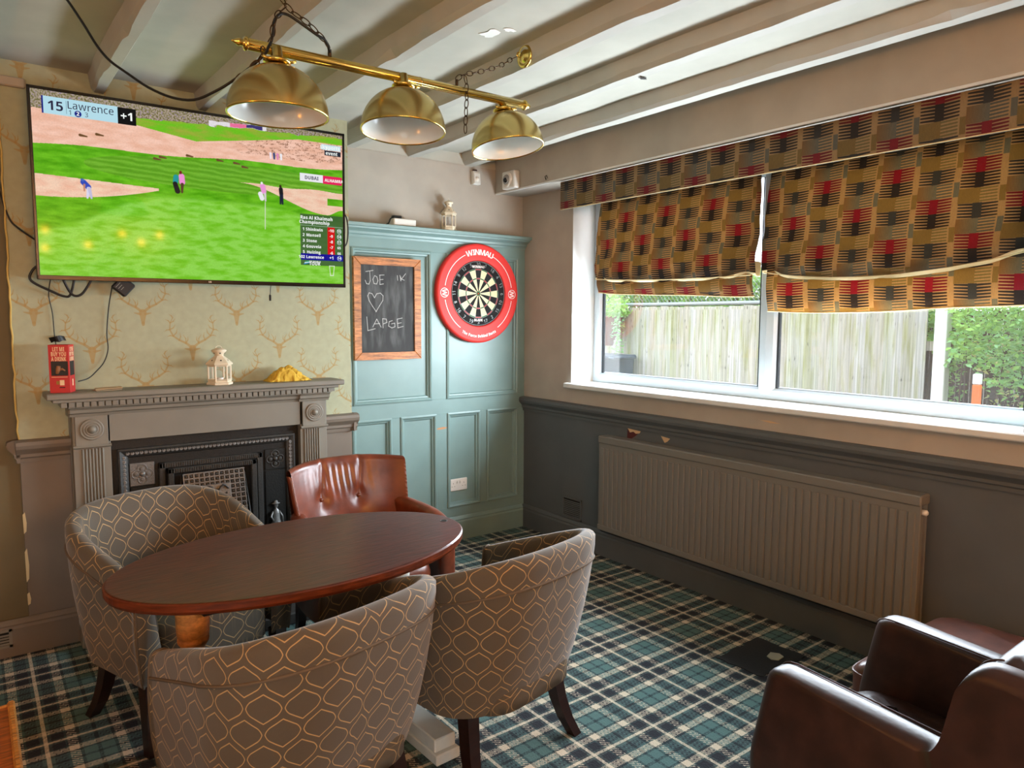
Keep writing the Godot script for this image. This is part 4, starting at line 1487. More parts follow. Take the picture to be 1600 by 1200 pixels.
	fill.call(-0.374, 0.304, -0.299, 0.377, Color(0.05, 0.05, 0.06))
	line.call(-0.533, 0.3225, -0.533, 0.3225, 9, 9, Color(0.10, 0.14, 0.50))
	fill.call(0.471, 0.140, 0.598, 0.182, Color(0.93, 0.93, 0.96))
	fill.call(0.598, 0.137, 0.706, 0.180, Color(0.90, 0.12, 0.36))
	fill.call(0.590, 0.318, 0.700, 0.345, Color(0.80, 0.90, 0.94))
	fill.call(0.608, 0.290, 0.700, 0.315, Color(0.10, 0.13, 0.20))
	fill.call(0.470, -0.302, 0.708, -0.030, Color(0.22, 0.34, 0.22, 0.82))
	fill.call(0.470, -0.0915, 0.708, -0.089, Color(0.8, 0.9, 0.85))
	fill.call(0.620, -0.240, 0.662, -0.092, Color(0.85, 0.08, 0.10))
	fill.call(0.470, -0.274, 0.708, -0.240, Color(0.05, 0.06, 0.58))
	for k in 3: line.call(0.487 + k * 0.004, -0.294 + k * 0.006, 0.515, -0.287 + k * 0.004, 2, 2, [Color(0.15, 0.55, 0.75), Color(0.9, 0.95, 0.95), Color(0.2, 0.65, 0.5)][k])
	for r in 4:
		var cy: float = [-0.110, -0.140, -0.170, -0.257][r]
		for k in 20:
			var t := TAU * k / 20
			line.call(0.686 + cos(t) * 0.012, cy + sin(t) * 0.012, 0.686 + cos(t + 0.31) * 0.012, cy + sin(t + 0.31) * 0.012, 0.7, 0.7, Color(0.85, 0.92, 0.95))
	for k in 4:   # glass outline in the corner
		var gp := [[0.628, -0.300], [0.633, -0.352], [0.650, -0.352], [0.656, -0.300], [0.628, -0.300]]
		line.call(gp[k][0], gp[k][1], gp[k + 1][0], gp[k + 1][1], 1.3, 1.3, Color(0.92, 0.95, 0.90))
	return ImageTexture.create_from_image(im)

func television():
	var t := thing("television", "large flat television above the mantel showing a golf tournament", "television", Vector3(-2.3026, 2.1429, 0.40))
	t.rotation = Vector3(0.027, -0.0325, 0.0023)
	var st := mb()
	span(st, Vector3(-0.7215, -0.417, -0.045), Vector3(0.7215, 0.417, -0.002), 0.006)
	obj("casing", st, M.black_plastic, t)
	st = mb()
	span(st, Vector3(-0.7215, 0.404, -0.01), Vector3(0.7215, 0.417, 0.004), 0.002)
	span(st, Vector3(-0.7215, -0.417, -0.01), Vector3(0.7215, -0.397, 0.004), 0.002)
	span(st, Vector3(-0.7215, -0.417, -0.01), Vector3(-0.709, 0.417, 0.004), 0.002)
	span(st, Vector3(0.709, -0.417, -0.01), Vector3(0.7215, 0.417, 0.004), 0.002)
	obj("bezel", st, mat("bezel_black", Color(0.035, 0.033, 0.032), 0.22), t)
	st = mb()
	poly(st, [Vector3(-0.709, -0.397, 0.0), Vector3(0.709, -0.397, 0.0), Vector3(0.709, 0.405, 0.0), Vector3(-0.709, 0.405, 0.0)], Vector3.BACK, [Vector2(0, 1), Vector2(1, 1), Vector2(1, 0), Vector2(0, 0)])
	var m := unlit("screen_glow", Color.WHITE)
	m.albedo_color = Color(0.01, 0.01, 0.01)
	m.roughness = 0.06
	m.metallic_specular = 0.3
	m.emission_texture = screen_tex()
	m.emission_operator = BaseMaterial3D.EMISSION_OP_MULTIPLY
	m.emission_energy_multiplier = 0.95
	obj("screen", st, m, t)
	var white := unlit("screen_white", Color(0.95, 0.97, 0.96))
	var ink := unlit("screen_ink", Color(0.10, 0.13, 0.25))
	var w := func(s, x, y, size, mm, bold := true): lettering(t, s, Vector3(x, y, 0.0012), size, mm, Basis.IDENTITY, bold, "lettering", 0.0004)
	w.call("15", -0.618, 0.342, 0.040, ink)
	w.call("Lawrence", -0.483, 0.354, 0.031, ink, false)
	w.call("1", -0.562, 0.322, 0.019, ink, false)
	w.call("2", -0.533, 0.322, 0.017, white)
	w.call("3", -0.500, 0.322, 0.019, ink, false)
	w.call("+1", -0.337, 0.341, 0.036, white)
	w.call("Ras Al Khaimah", 0.560, -0.049, 0.0175, white)
	w.call("Championship", 0.548, -0.072, 0.0175, white)
	var rows := [["1", "Shinkwin", "-10", "15"], ["2", "Mansell", "-9", "14"], ["3", "Stone", "-8", "17"], ["4", "Gouveia", "-7", "65"], ["5", "Huizing", "-6", "66"]]
	for i in 5:
		var y := -0.110 - i * 0.0302
		w.call(rows[i][0], 0.487, y, 0.0155, white)
		w.call(rows[i][1], 0.505 + 0.0052 * rows[i][1].length(), y, 0.0155, white)
		w.call(rows[i][2], 0.642, y, 0.0155, white)
		w.call(rows[i][3], 0.686, y, 0.0135, white)
	w.call("102 Lawrence", 0.528, -0.257, 0.0155, white)
	w.call("+1", 0.642, -0.257, 0.0165, white)
	w.call("14", 0.686, -0.257, 0.0135, white)
	w.call("DP WORLD", 0.548, -0.282, 0.009, white)
	w.call("TOUR", 0.546, -0.293, 0.017, white)
	w.call("DUBAI", 0.535, 0.161, 0.018, ink)
	w.call("ALHAMRA", 0.660, 0.158, 0.016, white)
	w.call("sky", 0.605, 0.332, 0.020, white)
	w.call("sports", 0.655, 0.332, 0.019, white)
	w.call("event", 0.648, 0.302, 0.018, white)
	lettering(t, "LG", Vector3(0.004, -0.407, 0.0045), 0.008, M.white_plastic, Basis.IDENTITY, true, "lettering", 0.0004)
	st = mb()
	span(st, Vector3(-0.25, -0.2, -0.075), Vector3(0.25, 0.2, -0.045), 0.003)
	span(st, Vector3(-0.3, -0.15, -0.116), Vector3(0.3, -0.1, -0.07))
	span(st, Vector3(-0.3, 0.1, -0.116), Vector3(0.3, 0.15, -0.07))
	obj("wall_bracket", st, M.black_plastic, t)
	var l := AreaLight3D.new()
	l.name = "screen_light"
	l.area_size = Vector2(1.38, 0.78)
	l.light_color = Color(0.92, 1.0, 0.78)
	l.light_energy = 0.10
	l.area_range = 20.0
	l.area_attenuation = 2.0
	l.shadow_enabled = true
	l.position = Vector3(0, 0, 0.012)
	l.rotation.y = PI
	t.add_child(l)
	# leads below it
	var cable := func(called, label, pts, r, m2 = null):
		var s2 := mb(true)
		tube(s2, curve(pts, 6), r, 7)
		return tag(obj(called, s2, m2 if m2 else M.cable_black), label, "cable")
	cable.call("cable", "thick black cable drooping in a long loop under the bottom left corner of the television", [Vector3(-3.0, 1.80, 0.33), Vector3(-3.035, 1.765, 0.315), Vector3(-3.042, 1.72, 0.31), Vector3(-2.968, 1.675, 0.31), Vector3(-2.919, 1.653, 0.31), Vector3(-2.893, 1.662, 0.312), Vector3(-2.875, 1.74, 0.33)], 0.0055)
	cable.call("cable", "black cable in a short U-shaped loop under the television beside the longer loop", [Vector3(-2.925, 1.74, 0.33), Vector3(-2.898, 1.677, 0.318), Vector3(-2.873, 1.655, 0.318), Vector3(-2.842, 1.672, 0.318), Vector3(-2.803, 1.74, 0.33)], 0.0055)
	cable.call("thin_cable", "thin black lead dropping from the television to the red display box", [Vector3(-2.966, 1.74, 0.32), Vector3(-2.976, 1.661, 0.285), Vector3(-2.965, 1.573, 0.281), Vector3(-2.962, 1.485, 0.279), Vector3(-2.959, 1.43, 0.29), Vector3(-2.955, 1.37, 0.33)], 0.0022)
	cable.call("thin_cable", "thin black lead curving from the adapter to the side of the red box", [Vector3(-2.722, 1.70, 0.31), Vector3(-2.736, 1.605, 0.285), Vector3(-2.749, 1.483, 0.283), Vector3(-2.747, 1.406, 0.283), Vector3(-2.766, 1.345, 0.285), Vector3(-2.802, 1.301, 0.295), Vector3(-2.84, 1.272, 0.33), Vector3(-2.885, 1.262, 0.36)], 0.0026)
	cable.call("cable", "black cable crossing from the left frame edge to the back of the television", [Vector3(-3.15, 2.16, 0.262), Vector3(-3.132, 2.09, 0.268), Vector3(-3.11, 2.0, 0.276), Vector3(-3.08, 1.955, 0.28), Vector3(-2.99, 1.88, 0.33)], 0.004)
	cable.call("cable", "short black cable bulging out at the right side of the television", [Vector3(-1.60, 2.16, 0.37), Vector3(-1.553, 2.13, 0.37), Vector3(-1.540, 2.05, 0.37), Vector3(-1.553, 1.97, 0.37), Vector3(-1.60, 1.94, 0.37)], 0.004)
	var ub: Node = cable.call("plug_lead", "short dangling black lead with a plug under the middle of the television", [Vector3(-1.98, 1.74, 0.36), Vector3(-1.983, 1.70, 0.355), Vector3(-1.985, 1.68, 0.355)], 0.002)
	st = mb()
	span(st, Vector3(-1.990, 1.648, 0.350), Vector3(-1.980, 1.68, 0.360), 0.002)
	obj("plug", st, M.black_plastic, ub)
	var ad := thing("power_adapter", "dark grey power adapter poking out crookedly below the television", "adapter", Vector3(-2.675, 1.705, 0.315))
	ad.rotation.z = -0.72
	st = mb()
	box(st, Vector3.ZERO, Vector3(0.075, 0.075, 0.035), 0.006)
	obj("case", st, mat("adapter_grey", Color(0.09, 0.09, 0.095), 0.6), ad)
	for k in 3:
		st = mb()
		box(st, Vector3(-0.022 + k * 0.012, -0.012, 0.0178), Vector3(0.002, 0.03 - k * 0.006, 0.0005))
		obj("print", st, M.wire, ad)

# ------------------------------------------------------------ brass lamp over the table
func link(parent: Node, mesh: Mesh, m: Material, a: Vector3, b: Vector3, i: int):
	var o := obj("chain_link", mesh, m, parent)
	var d := (b - a).normalized()
	var x := d.cross(Vector3(0.31, 0.2, 0.93)).normalized()
	var z := x.cross(d)
	if i % 2 == 1:
		var sw := x
		x = z
		z = -sw
	o.transform = Transform3D(Basis(x, d, z), (a + b) * 0.5)
	return o

func chain(parent: Node, pts: Array, m: Material, length := 0.030):
	var st := mb(true)
	var loop := []
	for k in 21:
		var t := TAU * k / 20
		loop.append(Vector3(cos(t) * 0.0085, sin(t) * length * 0.60, 0))
	tube(st, loop, 0.0018, 6, false)
	st.generate_normals()
	var mesh := st.commit()
	var fine := curve(pts, 24)
	var run := 0.0
	var last: Vector3 = fine[0]
	var i := 0
	for k in range(1, fine.size()):
		run += fine[k].distance_to(fine[k - 1])
		if run >= length:
			link(parent, mesh, m, last, fine[k], i)
			last = fine[k]
			run = 0.0
			i += 1

func lamp_fitting():
	var L := Vector3(-2.593, 2.352, 2.01)
	var R := Vector3(-1.409, 2.436, 1.803)
	var t := thing("pendant_lamp", "three-shade brass snooker lamp hanging on chains over the oval table", "lamp", Vector3.ZERO)
	var d := (R - L).normalized()
	var st := mb(true)
	tube(st, [L, R], 0.0165, 20)
	obj("bar", st, M.brass, t)
	for k in [0.46, 0.54]:
		st = mb(true)
		var p: Vector3 = L.lerp(R, k)
		tube(st, [p - d * 0.003, p + d * 0.003], 0.0172, 20)
		obj("joint_ring", st, M.brass_worn, t)
	for e in [[L, -d], [R, d]]:
		st = mb(true)
		tube(st, [e[0], e[0] + e[1] * 0.004, e[0] + e[1] * 0.008, e[0] + e[1] * 0.012, e[0] + e[1] * 0.018, e[0] + e[1] * 0.026, e[0] + e[1] * 0.036, e[0] + e[1] * 0.046], [0.019, 0.021, 0.014, 0.008, 0.010, 0.011, 0.006, 0.001], 16)
		obj("finial", st, M.brass, t)
	var right := Vector3(0.796, 0, 0.605)
	var back := Vector3(-0.605, 0, 0.796)
	var tilt := [Basis.IDENTITY, Basis(right, -0.085), Basis(right, -0.07) * Basis(back, 0.14)]
	var ctr := [Vector3(-2.515, 2.153, 2.04), Vector3(-2.045, 2.201, 1.943), Vector3(-1.517, 2.236, 1.843)]
	for i in 3:
		var dome := Node3D.new()
		dome.name = numbered(t, "shade")
		t.add_child(dome)
		dome.transform = Transform3D(tilt[i], ctr[i])
		var outp := []
		var inp := []
		for k in 21:
			var a := PI * 0.5 * k / 20.0
			outp.append(Vector2(0.145 * cos(a) + 0.0002, 0.005 + 0.142 * sin(a)))
			inp.append(Vector2(0.1415 * cos(a) + 0.0002, 0.003 + 0.137 * sin(a)))
		st = mb(true)
		lathe(st, outp, 56)
		obj("dome", st, M.brass_worn, dome)
		st = mb(true)
		inp.reverse()
		lathe(st, inp, 56)
		obj("enamel_lining", st, M.enamel, dome)
		st = mb(true)
		lathe(st, [Vector2(0.1405, 0.004), Vector2(0.1415, 0.0), Vector2(0.1455, 0.0), Vector2(0.1465, 0.004), Vector2(0.145, 0.008)], 56)
		obj("rim", st, M.brass, dome)
		st = mb(true)
		lathe(st, [Vector2(0.0, 0.155), Vector2(0.012, 0.152), Vector2(0.020, 0.145), Vector2(0.034, 0.150), Vector2(0.040, 0.153), Vector2(0.040, 0.158), Vector2(0.030, 0.164), Vector2(0.018, 0.170), Vector2(0.014, 0.20), Vector2(0, 0.20)], 24)
		obj("gallery", st, M.brass, dome)
		st = mb(true)
		lathe(st, [Vector2(0, 0.06), Vector2(0.016, 0.062), Vector2(0.018, 0.10), Vector2(0.018, 0.14), Vector2(0, 0.14)], 16)
		obj("lamp_holder", st, M.enamel, dome)
		# screw ears of the gallery
		st = mb(true)
		for s in 3:
			var a := TAU * s / 3 + 0.6
			tube(st, [Vector3(cos(a) * 0.03, 0.155, sin(a) * 0.03), Vector3(cos(a) * 0.055, 0.157, sin(a) * 0.055)], 0.005, 8)
		obj("thumb_screw", st, M.brass, dome)
	# hooks on the bar
	for k in [0.233, 0.69]:
		st = mb(true)
		var p: Vector3 = L.lerp(R, k)
		tube(st, [p + Vector3(0, 0.014, 0), p + Vector3(0, 0.038, 0)], 0.006, 10)
		obj("hook_stem", st, M.chain_bronze, t)
	var c1 := thing("hanging_chain", "bronze chain rising from the left half of the lamp bar to the ceiling", "chain", Vector3.ZERO, 0.0, "lamp chains")
	chain(c1, [Vector3(-2.319, 2.415, 1.965), Vector3(-2.345, 2.425, 1.985), Vector3(-2.385, 2.455, 1.99), Vector3(-2.425, 2.485, 1.97), Vector3(-2.452, 2.51, 1.955), Vector3(-2.475, 2.56, 1.94), Vector3(-2.488, 2.62, 1.93), Vector3(-2.495, 2.68, 1.925)], M.chain_bronze)
	var c2 := thing("hanging_chain", "bronze chain pulled sideways from the lamp bar to the brass ceiling rose", "chain", Vector3.ZERO, 0.0, "lamp chains")
	chain(c2, [Vector3(-1.776, 2.45, 1.863), Vector3(-1.74, 2.475, 1.86), Vector3(-1.66, 2.505, 1.845), Vector3(-1.55, 2.555, 1.825), Vector3(-1.47, 2.605, 1.80), Vector3(-1.43, 2.628, 1.795)], M.chain_bronze)
	var c3 := thing("loose_chain", "loose end of chain dangling behind the lamp bar near its right-hand shade", "chain", Vector3.ZERO, 0.0, "loose chain ends")
	chain(c3, [Vector3(-1.738, 2.47, 1.865), Vector3(-1.735, 2.43, 1.872), Vector3(-1.742, 2.37, 1.882), Vector3(-1.748, 2.31, 1.885), Vector3(-1.75, 2.25, 1.885)], M.chain_bronze)
	var c4 := thing("loose_chain", "loose end of chain dangling from the black cable beside the first brass shade", "chain", Vector3.ZERO, 0.0, "loose chain ends")
	chain(c4, [Vector3(-2.55, 2.345, 2.03), Vector3(-2.566, 2.307, 2.052), Vector3(-2.591, 2.274, 2.037), Vector3(-2.619, 2.251, 2.019), Vector3(-2.632, 2.215, 2.012), Vector3(-2.64, 2.17, 2.01)], M.chain_bronze)
	var c5 := thing("loose_chain", "chain wound with the black cable above the left end of the lamp bar", "chain", Vector3.ZERO, 0.0, "loose chain ends")
	chain(c5, [Vector3(-2.545, 2.34, 2.0), Vector3(-2.515, 2.39, 2.0), Vector3(-2.505, 2.445, 2.0), Vector3(-2.46, 2.50, 1.975)], M.chain_bronze)
	var ro := thing("ceiling_rose", "polished brass ceiling rose screwed to the side of a beam", "ceiling rose", Vector3(-1.400, 2.637, 1.79))
	st = mb(true)
	lathe(st, [Vector2(0, 0), Vector2(0.044, 0), Vector2(0.047, 0.004), Vector2(0.045, 0.010), Vector2(0.037, 0.012), Vector2(0.034, 0.008), Vector2(0.026, 0.008), Vector2(0.022, 0.013), Vector2(0.012, 0.015), Vector2(0, 0.016)], 32, Transform3D(Basis(Vector3.BACK, PI / 2), Vector3(0.012, 0, 0)))
	obj("plate", st, M.brass, ro)
	st = mb(true)
	var hk := []
	for k in 13: hk.append(Vector3(-0.022 - 0.012 * sin(PI * k / 12.0 * 1.3), 0.010 * cos(PI * k / 12.0 * 1.3) - 0.002, 0))
	tube(st, hk, 0.0025, 8)
	obj("hook", st, M.brass, ro)
	st = mb(true)
	tube(st, curve([Vector3(-2.98, 2.64, 1.30), Vector3(-2.964, 2.595, 1.358), Vector3(-2.93, 2.507, 1.426), Vector3(-2.902, 2.425, 1.49), Vector3(-2.876, 2.369, 1.548), Vector3(-2.838, 2.32, 1.615), Vector3(-2.795, 2.269, 1.687), Vector3(-2.746, 2.231, 1.761), Vector3(-2.699, 2.216, 1.831), Vector3(-2.655, 2.233, 1.894), Vector3(-2.611, 2.263, 1.957), Vector3(-2.556, 2.316, 2.035), Vector3(-2.535, 2.35, 2.025), Vector3(-2.515, 2.385, 2.0), Vector3(-2.503, 2.442, 1.999), Vector3(-2.487, 2.465, 1.995), Vector3(-2.462, 2.469, 1.995), Vector3(-2.42, 2.45, 2.0), Vector3(-2.375, 2.43, 2.0), Vector3(-2.34, 2.425, 1.985), Vector3(-2.319, 2.40, 1.966)], 4), 0.0042, 8)
	tag(obj("lamp_cable", st, M.cable_black), "black flex sagging across the ceiling to the brass lamp", "cable")

# ------------------------------------------------------------ things on the walls and shelves
func chalk_tex() -> Texture2D:
	var W := 360
	var H := 500
	var im := Image.create(W, H, false, Image.FORMAT_RGB8)
	var n := FastNoiseLite.new()
	n.seed = 90
	n.frequency = 0.012
	n.fractal_octaves = 4
	for y in H:
		for x in W:
			var wipe := clampf(n.get_noise_2d(x * 1.6, y * 0.35) * 1.3 + 0.30, 0, 1) * smoothstep(0.0, 0.15, float(x) / W) * smoothstep(1.0, 0.85, float(y) / H)
			var v := 0.19 + 0.13 * wipe
			im.set_pixel(x, y, Color(v, v * 1.01, v * 1.0))
	var col := Color(0.80, 0.80, 0.78, 0.85)
	var run := func(pts: Array):
		for i in pts.size() - 1:
			stroke(im, Vector2(pts[i][0], pts[i][1]), Vector2(pts[i + 1][0], pts[i + 1][1]), 1.6, 1.6, col, false, 1.3)
	# JOE
	run.call([[48, 52], [92, 44]])
	run.call([[72, 50], [74, 100], [66, 118], [52, 116], [44, 98]])
	run.call([[100, 72], [90, 92], [96, 114], [112, 116], [120, 98], [114, 78], [102, 72]])
	run.call([[132, 68], [132, 118]])
	run.call([[130, 68], [158, 66]])
	run.call([[132, 92], [152, 90]])
	run.call([[132, 118], [154, 114]])
	# tally at the right
	run.call([[240, 66], [242, 92]])
	run.call([[256, 64], [262, 94], [262, 72]])
	run.call([[292, 54], [266, 84], [284, 90]])
	# heart
	run.call([[98, 190], [84, 168], [66, 164], [58, 180], [66, 206], [86, 236], [106, 262]])
	run.call([[98, 190], [112, 168], [134, 164], [150, 178], [148, 204], [128, 232], [108, 262], [106, 266]])
	# LARGE in unsure capitals
	run.call([[50, 292], [56, 366], [100, 356]])
	run.call([[86, 346], [110, 304], [136, 348]])
	run.call([[96, 330], [128, 328]])
	run.call([[148, 352], [146, 302], [168, 304], [172, 322], [150, 330]])
	run.call([[206, 312], [186, 318], [182, 342], [202, 352], [222, 346], [220, 326], [200, 330]])
	run.call([[236, 304], [240, 352]])
	run.call([[236, 304], [268, 298]])
	run.call([[238, 328], [262, 324]])
	run.call([[240, 352], [274, 344]])
	return ImageTexture.create_from_image(im)

func arc_text(parent: Node, words: String, r: float, mid: float, size: float, z: float, m: Material, top := true, spacing := 0.75, wide := 1.0):
	# letters set round a ring; mid is the angle of the middle, clockwise from the top
	var n := words.length()
	var widths := []
	var total := 0.0
	for ch in words:
		var wd := 0.32 if ch in " ijl" else (0.98 if ch in "mwWM" else (0.42 if ch in "frtI" else 0.66))
		widths.append(wd)
		total += wd
	var run := -total * 0.5
	for i in n:
		var c: float = run + widths[i] * 0.5
		run += widths[i]
		if words[i] == " ": continue
		var a: float = mid + (c * size * spacing / r) * (1.0 if top else -1.0)
		var p := Vector3(sin(a) * r, cos(a) * r, z)
		lettering(parent, words[i], p, size, m, Basis(Vector3.BACK, -a + (0.0 if top else PI)), true, "letter", 0.0006, wide)

func ring_sector(st: SurfaceTool, r0: float, r1: float, a0: float, a1: float, z: float, n := 5):
	for k in n:
		var a := lerpf(a0, a1, float(k) / n)
		var b := lerpf(a0, a1, float(k + 1) / n)
		poly4(st, [Vector3(sin(a) * r0, cos(a) * r0, z), Vector3(sin(a) * r1, cos(a) * r1, z), Vector3(sin(b) * r1, cos(b) * r1, z), Vector3(sin(b) * r0, cos(b) * r0, z)], Vector3.BACK)

func lantern(t: Node3D, m: Material):
	# six-sided tealight lantern, 0.195 high
	var hex := func(r, y):
		var q := []
		for k in 6: q.append(Vector3(cos(TAU * k / 6 + 0.2) * r, y, sin(TAU * k / 6 + 0.2) * r))
		return q
	var st := mb()
	rings(st, [hex.call(0.064, 0.0), hex.call(0.064, 0.010), hex.call(0.058, 0.013), hex.call(0.056, 0.020)])
	obj("base", st, m, t)
	for k in 6:
		var p: Vector3 = hex.call(0.054, 0)[k]
		var p2: Vector3 = hex.call(0.054, 0)[(k + 1) % 6]
		st = mb()
		box(st, Vector3(p.x, 0.060, p.z), Vector3(0.008, 0.084, 0.008), 0.0015)
		obj("post", st, m, t)
		# thin frame round each pane
		var e := (p2 - p).normalized()
		var nrm := Vector3(e.z, 0, -e.x)
		st = mb()
		for yy in [0.024, 0.096]:
			tube(st, [p + Vector3(0, yy, 0), p2 + Vector3(0, yy, 0)], 0.004, 4)
		obj("pane_frame", st, m, t)
		st = mb()
		poly(st, [p + Vector3(0, 0.022, 0), p2 + Vector3(0, 0.022, 0), p2 + Vector3(0, 0.098, 0), p + Vector3(0, 0.098, 0)], nrm)
		obj("pane", st, M.clear_glass, t)
	st = mb()
	rings(st, [hex.call(0.058, 0.099), hex.call(0.066, 0.102), hex.call(0.066, 0.108), hex.call(0.050, 0.124), hex.call(0.026, 0.144), hex.call(0.022, 0.148)])
	obj("roof", st, m, t)
	st = mb(true)
	lathe(st, [Vector2(0.020, 0.146), Vector2(0.024, 0.156), Vector2(0.036, 0.170), Vector2(0.037, 0.175), Vector2(0.030, 0.180), Vector2(0.014, 0.186), Vector2(0, 0.188)], 20)
	obj("chimney_cap", st, m, t)
	st = mb(true)
	for k in 6:
		var a := TAU * k / 6 + 0.7
		lathe(st, [Vector2(0.0042, 0), Vector2(0, 0.0004)], 8, Transform3D(Basis(Vector3.UP, -a) * Basis(Vector3.BACK, -0.95), Vector3(cos(a) * 0.0445, 0.1246, sin(a) * 0.0445)))
		lathe(st, [Vector2(0.004, 0), Vector2(0, 0.0004)], 8, Transform3D(Basis(Vector3.UP, -a) * Basis(Vector3.BACK, -2.1), Vector3(cos(a) * 0.0302, 0.1605, sin(a) * 0.0302)))
	obj("vent_hole", st, M.slot_black, t)
	st = mb(true)
	var hp := []
	for k in 13: hp.append(Vector3(0.016 * cos(PI * k / 12.0), 0.184 + 0.014 * sin(PI * k / 12.0), 0))
	tube(st, hp, 0.0016, 6)
	obj("carrying_loop", st, m, t)
	st = mb(true)
	lathe(st, [Vector2(0, 0.02), Vector2(0.019, 0.02), Vector2(0.019, 0.034), Vector2(0, 0.034)], 18)
	obj("tealight", st, M.white_plastic, t)

func wall_things():
	var st: SurfaceTool
	# chalkboard
	var cb := thing("chalkboard", "small wood-framed chalkboard with a heart and names scrawled in chalk on the teal panelling", "chalkboard", Vector3(-1.130, 1.616, 0.048))
	var w := 0.474
	var h := 0.646
	var fw := 0.048
	st = mb()
	poly(st, [Vector3(-w / 2 + 0.03, -h / 2 + 0.03, 0.004), Vector3(w / 2 - 0.03, -h / 2 + 0.03, 0.004), Vector3(w / 2 - 0.03, h / 2 - 0.03, 0.004), Vector3(-w / 2 + 0.03, h / 2 - 0.03, 0.004)], Vector3.BACK, [Vector2(0, 1), Vector2(1, 1), Vector2(1, 0), Vector2(0, 0)])
	var cm := mat("chalk_slate", Color(1, 1, 1), 0.8)
	cm.albedo_texture = chalk_tex()
	obj("slate", st, cm, cb)
	st = mb()
	span(st, Vector3(-w / 2 + 0.02, -h / 2 + 0.02, -0.008), Vector3(w / 2 - 0.02, h / 2 - 0.02, 0.003))
	obj("backing", st, M.pine_frame, cb)
	for s in 4:
		var sx: float = [-1, 1, 0, 0][s]
		var sy: float = [0, 0, -1, 1][s]
		var a := Vector2(w / 2, h / 2)
		var o4 := []
		if sx != 0.0:
			o4 = [Vector3(sx * a.x, -a.y, 0), Vector3(sx * a.x, a.y, 0), Vector3(sx * (a.x - fw), a.y - fw, 0), Vector3(sx * (a.x - fw), -a.y + fw, 0)]
		else:
			o4 = [Vector3(-a.x, sy * a.y, 0), Vector3(a.x, sy * a.y, 0), Vector3(a.x - fw, sy * (a.y - fw), 0), Vector3(-a.x + fw, sy * (a.y - fw), 0)]
		st = mb()
		var f0 := []
		var f1 := []
		var f2 := []
		var mid: Vector3 = (o4[0] + o4[1] + o4[2] + o4[3]) * 0.25
		for p in o4:
			f0.append(p + Vector3(0, 0, -0.01))
			f1.append(p + Vector3(0, 0, 0.011))
			f2.append(p.lerp(mid, 0.02) + Vector3(0, 0, 0.014))
		rings(st, [f0, f1, f2])
		obj("frame_rail", st, M.pine_frame, cb)
	# dartboard and its surround
	var dc := Vector3(-0.4335, 1.731, 0.04)
	var red := mat("foam_red", Color(0.84, 0.17, 0.14), 0.62)
	var wt := mat("print_white", Color(0.92, 0.88, 0.85), 0.6)
	var su := thing("dartboard_surround", "red foam ring printed with white lettering around the dartboard", "dartboard surround", dc)
	st = mb(true)
	var pr := [Vector2(0.226, -0.01)]
	for k in 7:
		var a := PI * 0.5 * k / 6.0
		pr.append(Vector2(0.236 - 0.010 * cos(a), 0.020 + 0.010 * sin(a)))
	for k in 9:
		var a := PI * 0.5 * k / 8.0
		pr.append(Vector2(0.325 + 0.018 * sin(a), 0.012 + 0.018 * cos(a)))
	pr.append(Vector2(0.343, -0.008))
	pr.append(Vector2(0.338, -0.012))
	pr.append(Vector2(0.226, -0.012))
	var face := Basis(Vector3.RIGHT, PI / 2)
	lathe(st, pr, 96, Transform3D(face, Vector3.ZERO))
	obj("foam_ring", st, red, su)
	arc_text(su, "WINMAU", 0.283, 0.02, 0.038, 0.0305, wt, true, 1.38, 1.15)
	arc_text(su, "The Force Behind Darts", 0.296, PI, 0.019, 0.0305, wt, false, 1.25)
	st = mb()
	for a in [[0.42, 1.40], [1.74, 2.55], [-1.40, -0.42], [-2.55, -1.74]]:
		ring_sector(st, 0.2800, 0.2845, a[0], a[1], 0.0308, 24)
	obj("printed_line", st, wt, su)
	for s in [-1.0, 1.0]:
		st = mb()
		for k in 1:
			var cx := Vector3(s * 0.283, 0.0, 0.0308)
			for q in 24:
				var a := TAU * q / 24
				var b := TAU * (q + 1) / 24
				poly(st, [cx + Vector3(cos(a), sin(a), 0) * 0.0285, cx + Vector3(cos(b), sin(b), 0) * 0.0285, cx + Vector3(cos(b), sin(b), 0) * 0.0325, cx + Vector3(cos(a), sin(a), 0) * 0.0325], Vector3.BACK)
		obj("printed_ring", st, wt, su)
		lettering(su, "W", Vector3(s * 0.283, 0, 0.0306), 0.036, wt, Basis(Vector3.BACK, s * PI / 2), true, "emblem", 0.0006)
	var db := thing("dartboard", "bristle dartboard with black and cream beds and a ring of numbers", "dartboard", dc)
	st = mb(true)
	lathe(st, [Vector2(0, -0.01), Vector2(0.2255, -0.01), Vector2(0.2255, 0.016), Vector2(0.2235, 0.018), Vector2(0, 0.018)], 72, Transform3D(face, Vector3.ZERO))
	var blk := mat("sisal_black", Color(0.055, 0.052, 0.05), 0.9)
	obj("board", st, blk, db)
	var cream := mat("sisal_cream", Color(0.84, 0.79, 0.62), 0.9)
	var dred := mat("sisal_red", Color(0.60, 0.10, 0.11), 0.9)
	var dgr := mat("sisal_green", Color(0.10, 0.33, 0.16), 0.9)
	for i in 20:
		var a0 := TAU * (i - 0.5) / 20.0
		var a1 := TAU * (i + 0.5) / 20.0
		var even := i % 2 == 0
		for q in [[0.0159, 0.099, 0], [0.107, 0.162, 0], [0.099, 0.107, 1], [0.162, 0.170, 1]]:
			st = mb()
			ring_sector(st, q[0], q[1], a0, a1, 0.0186)
			obj("bed", st, (blk if even else cream) if q[2] == 0 else (dred if even else dgr), db)
	st = mb()
	ring_sector(st, 0.0064, 0.0159, 0, TAU, 0.0188, 24)
	obj("outer_bull", st, dgr, db)
	st = mb()
	ring_sector(st, 0.0, 0.0064, 0, TAU, 0.0188, 16)
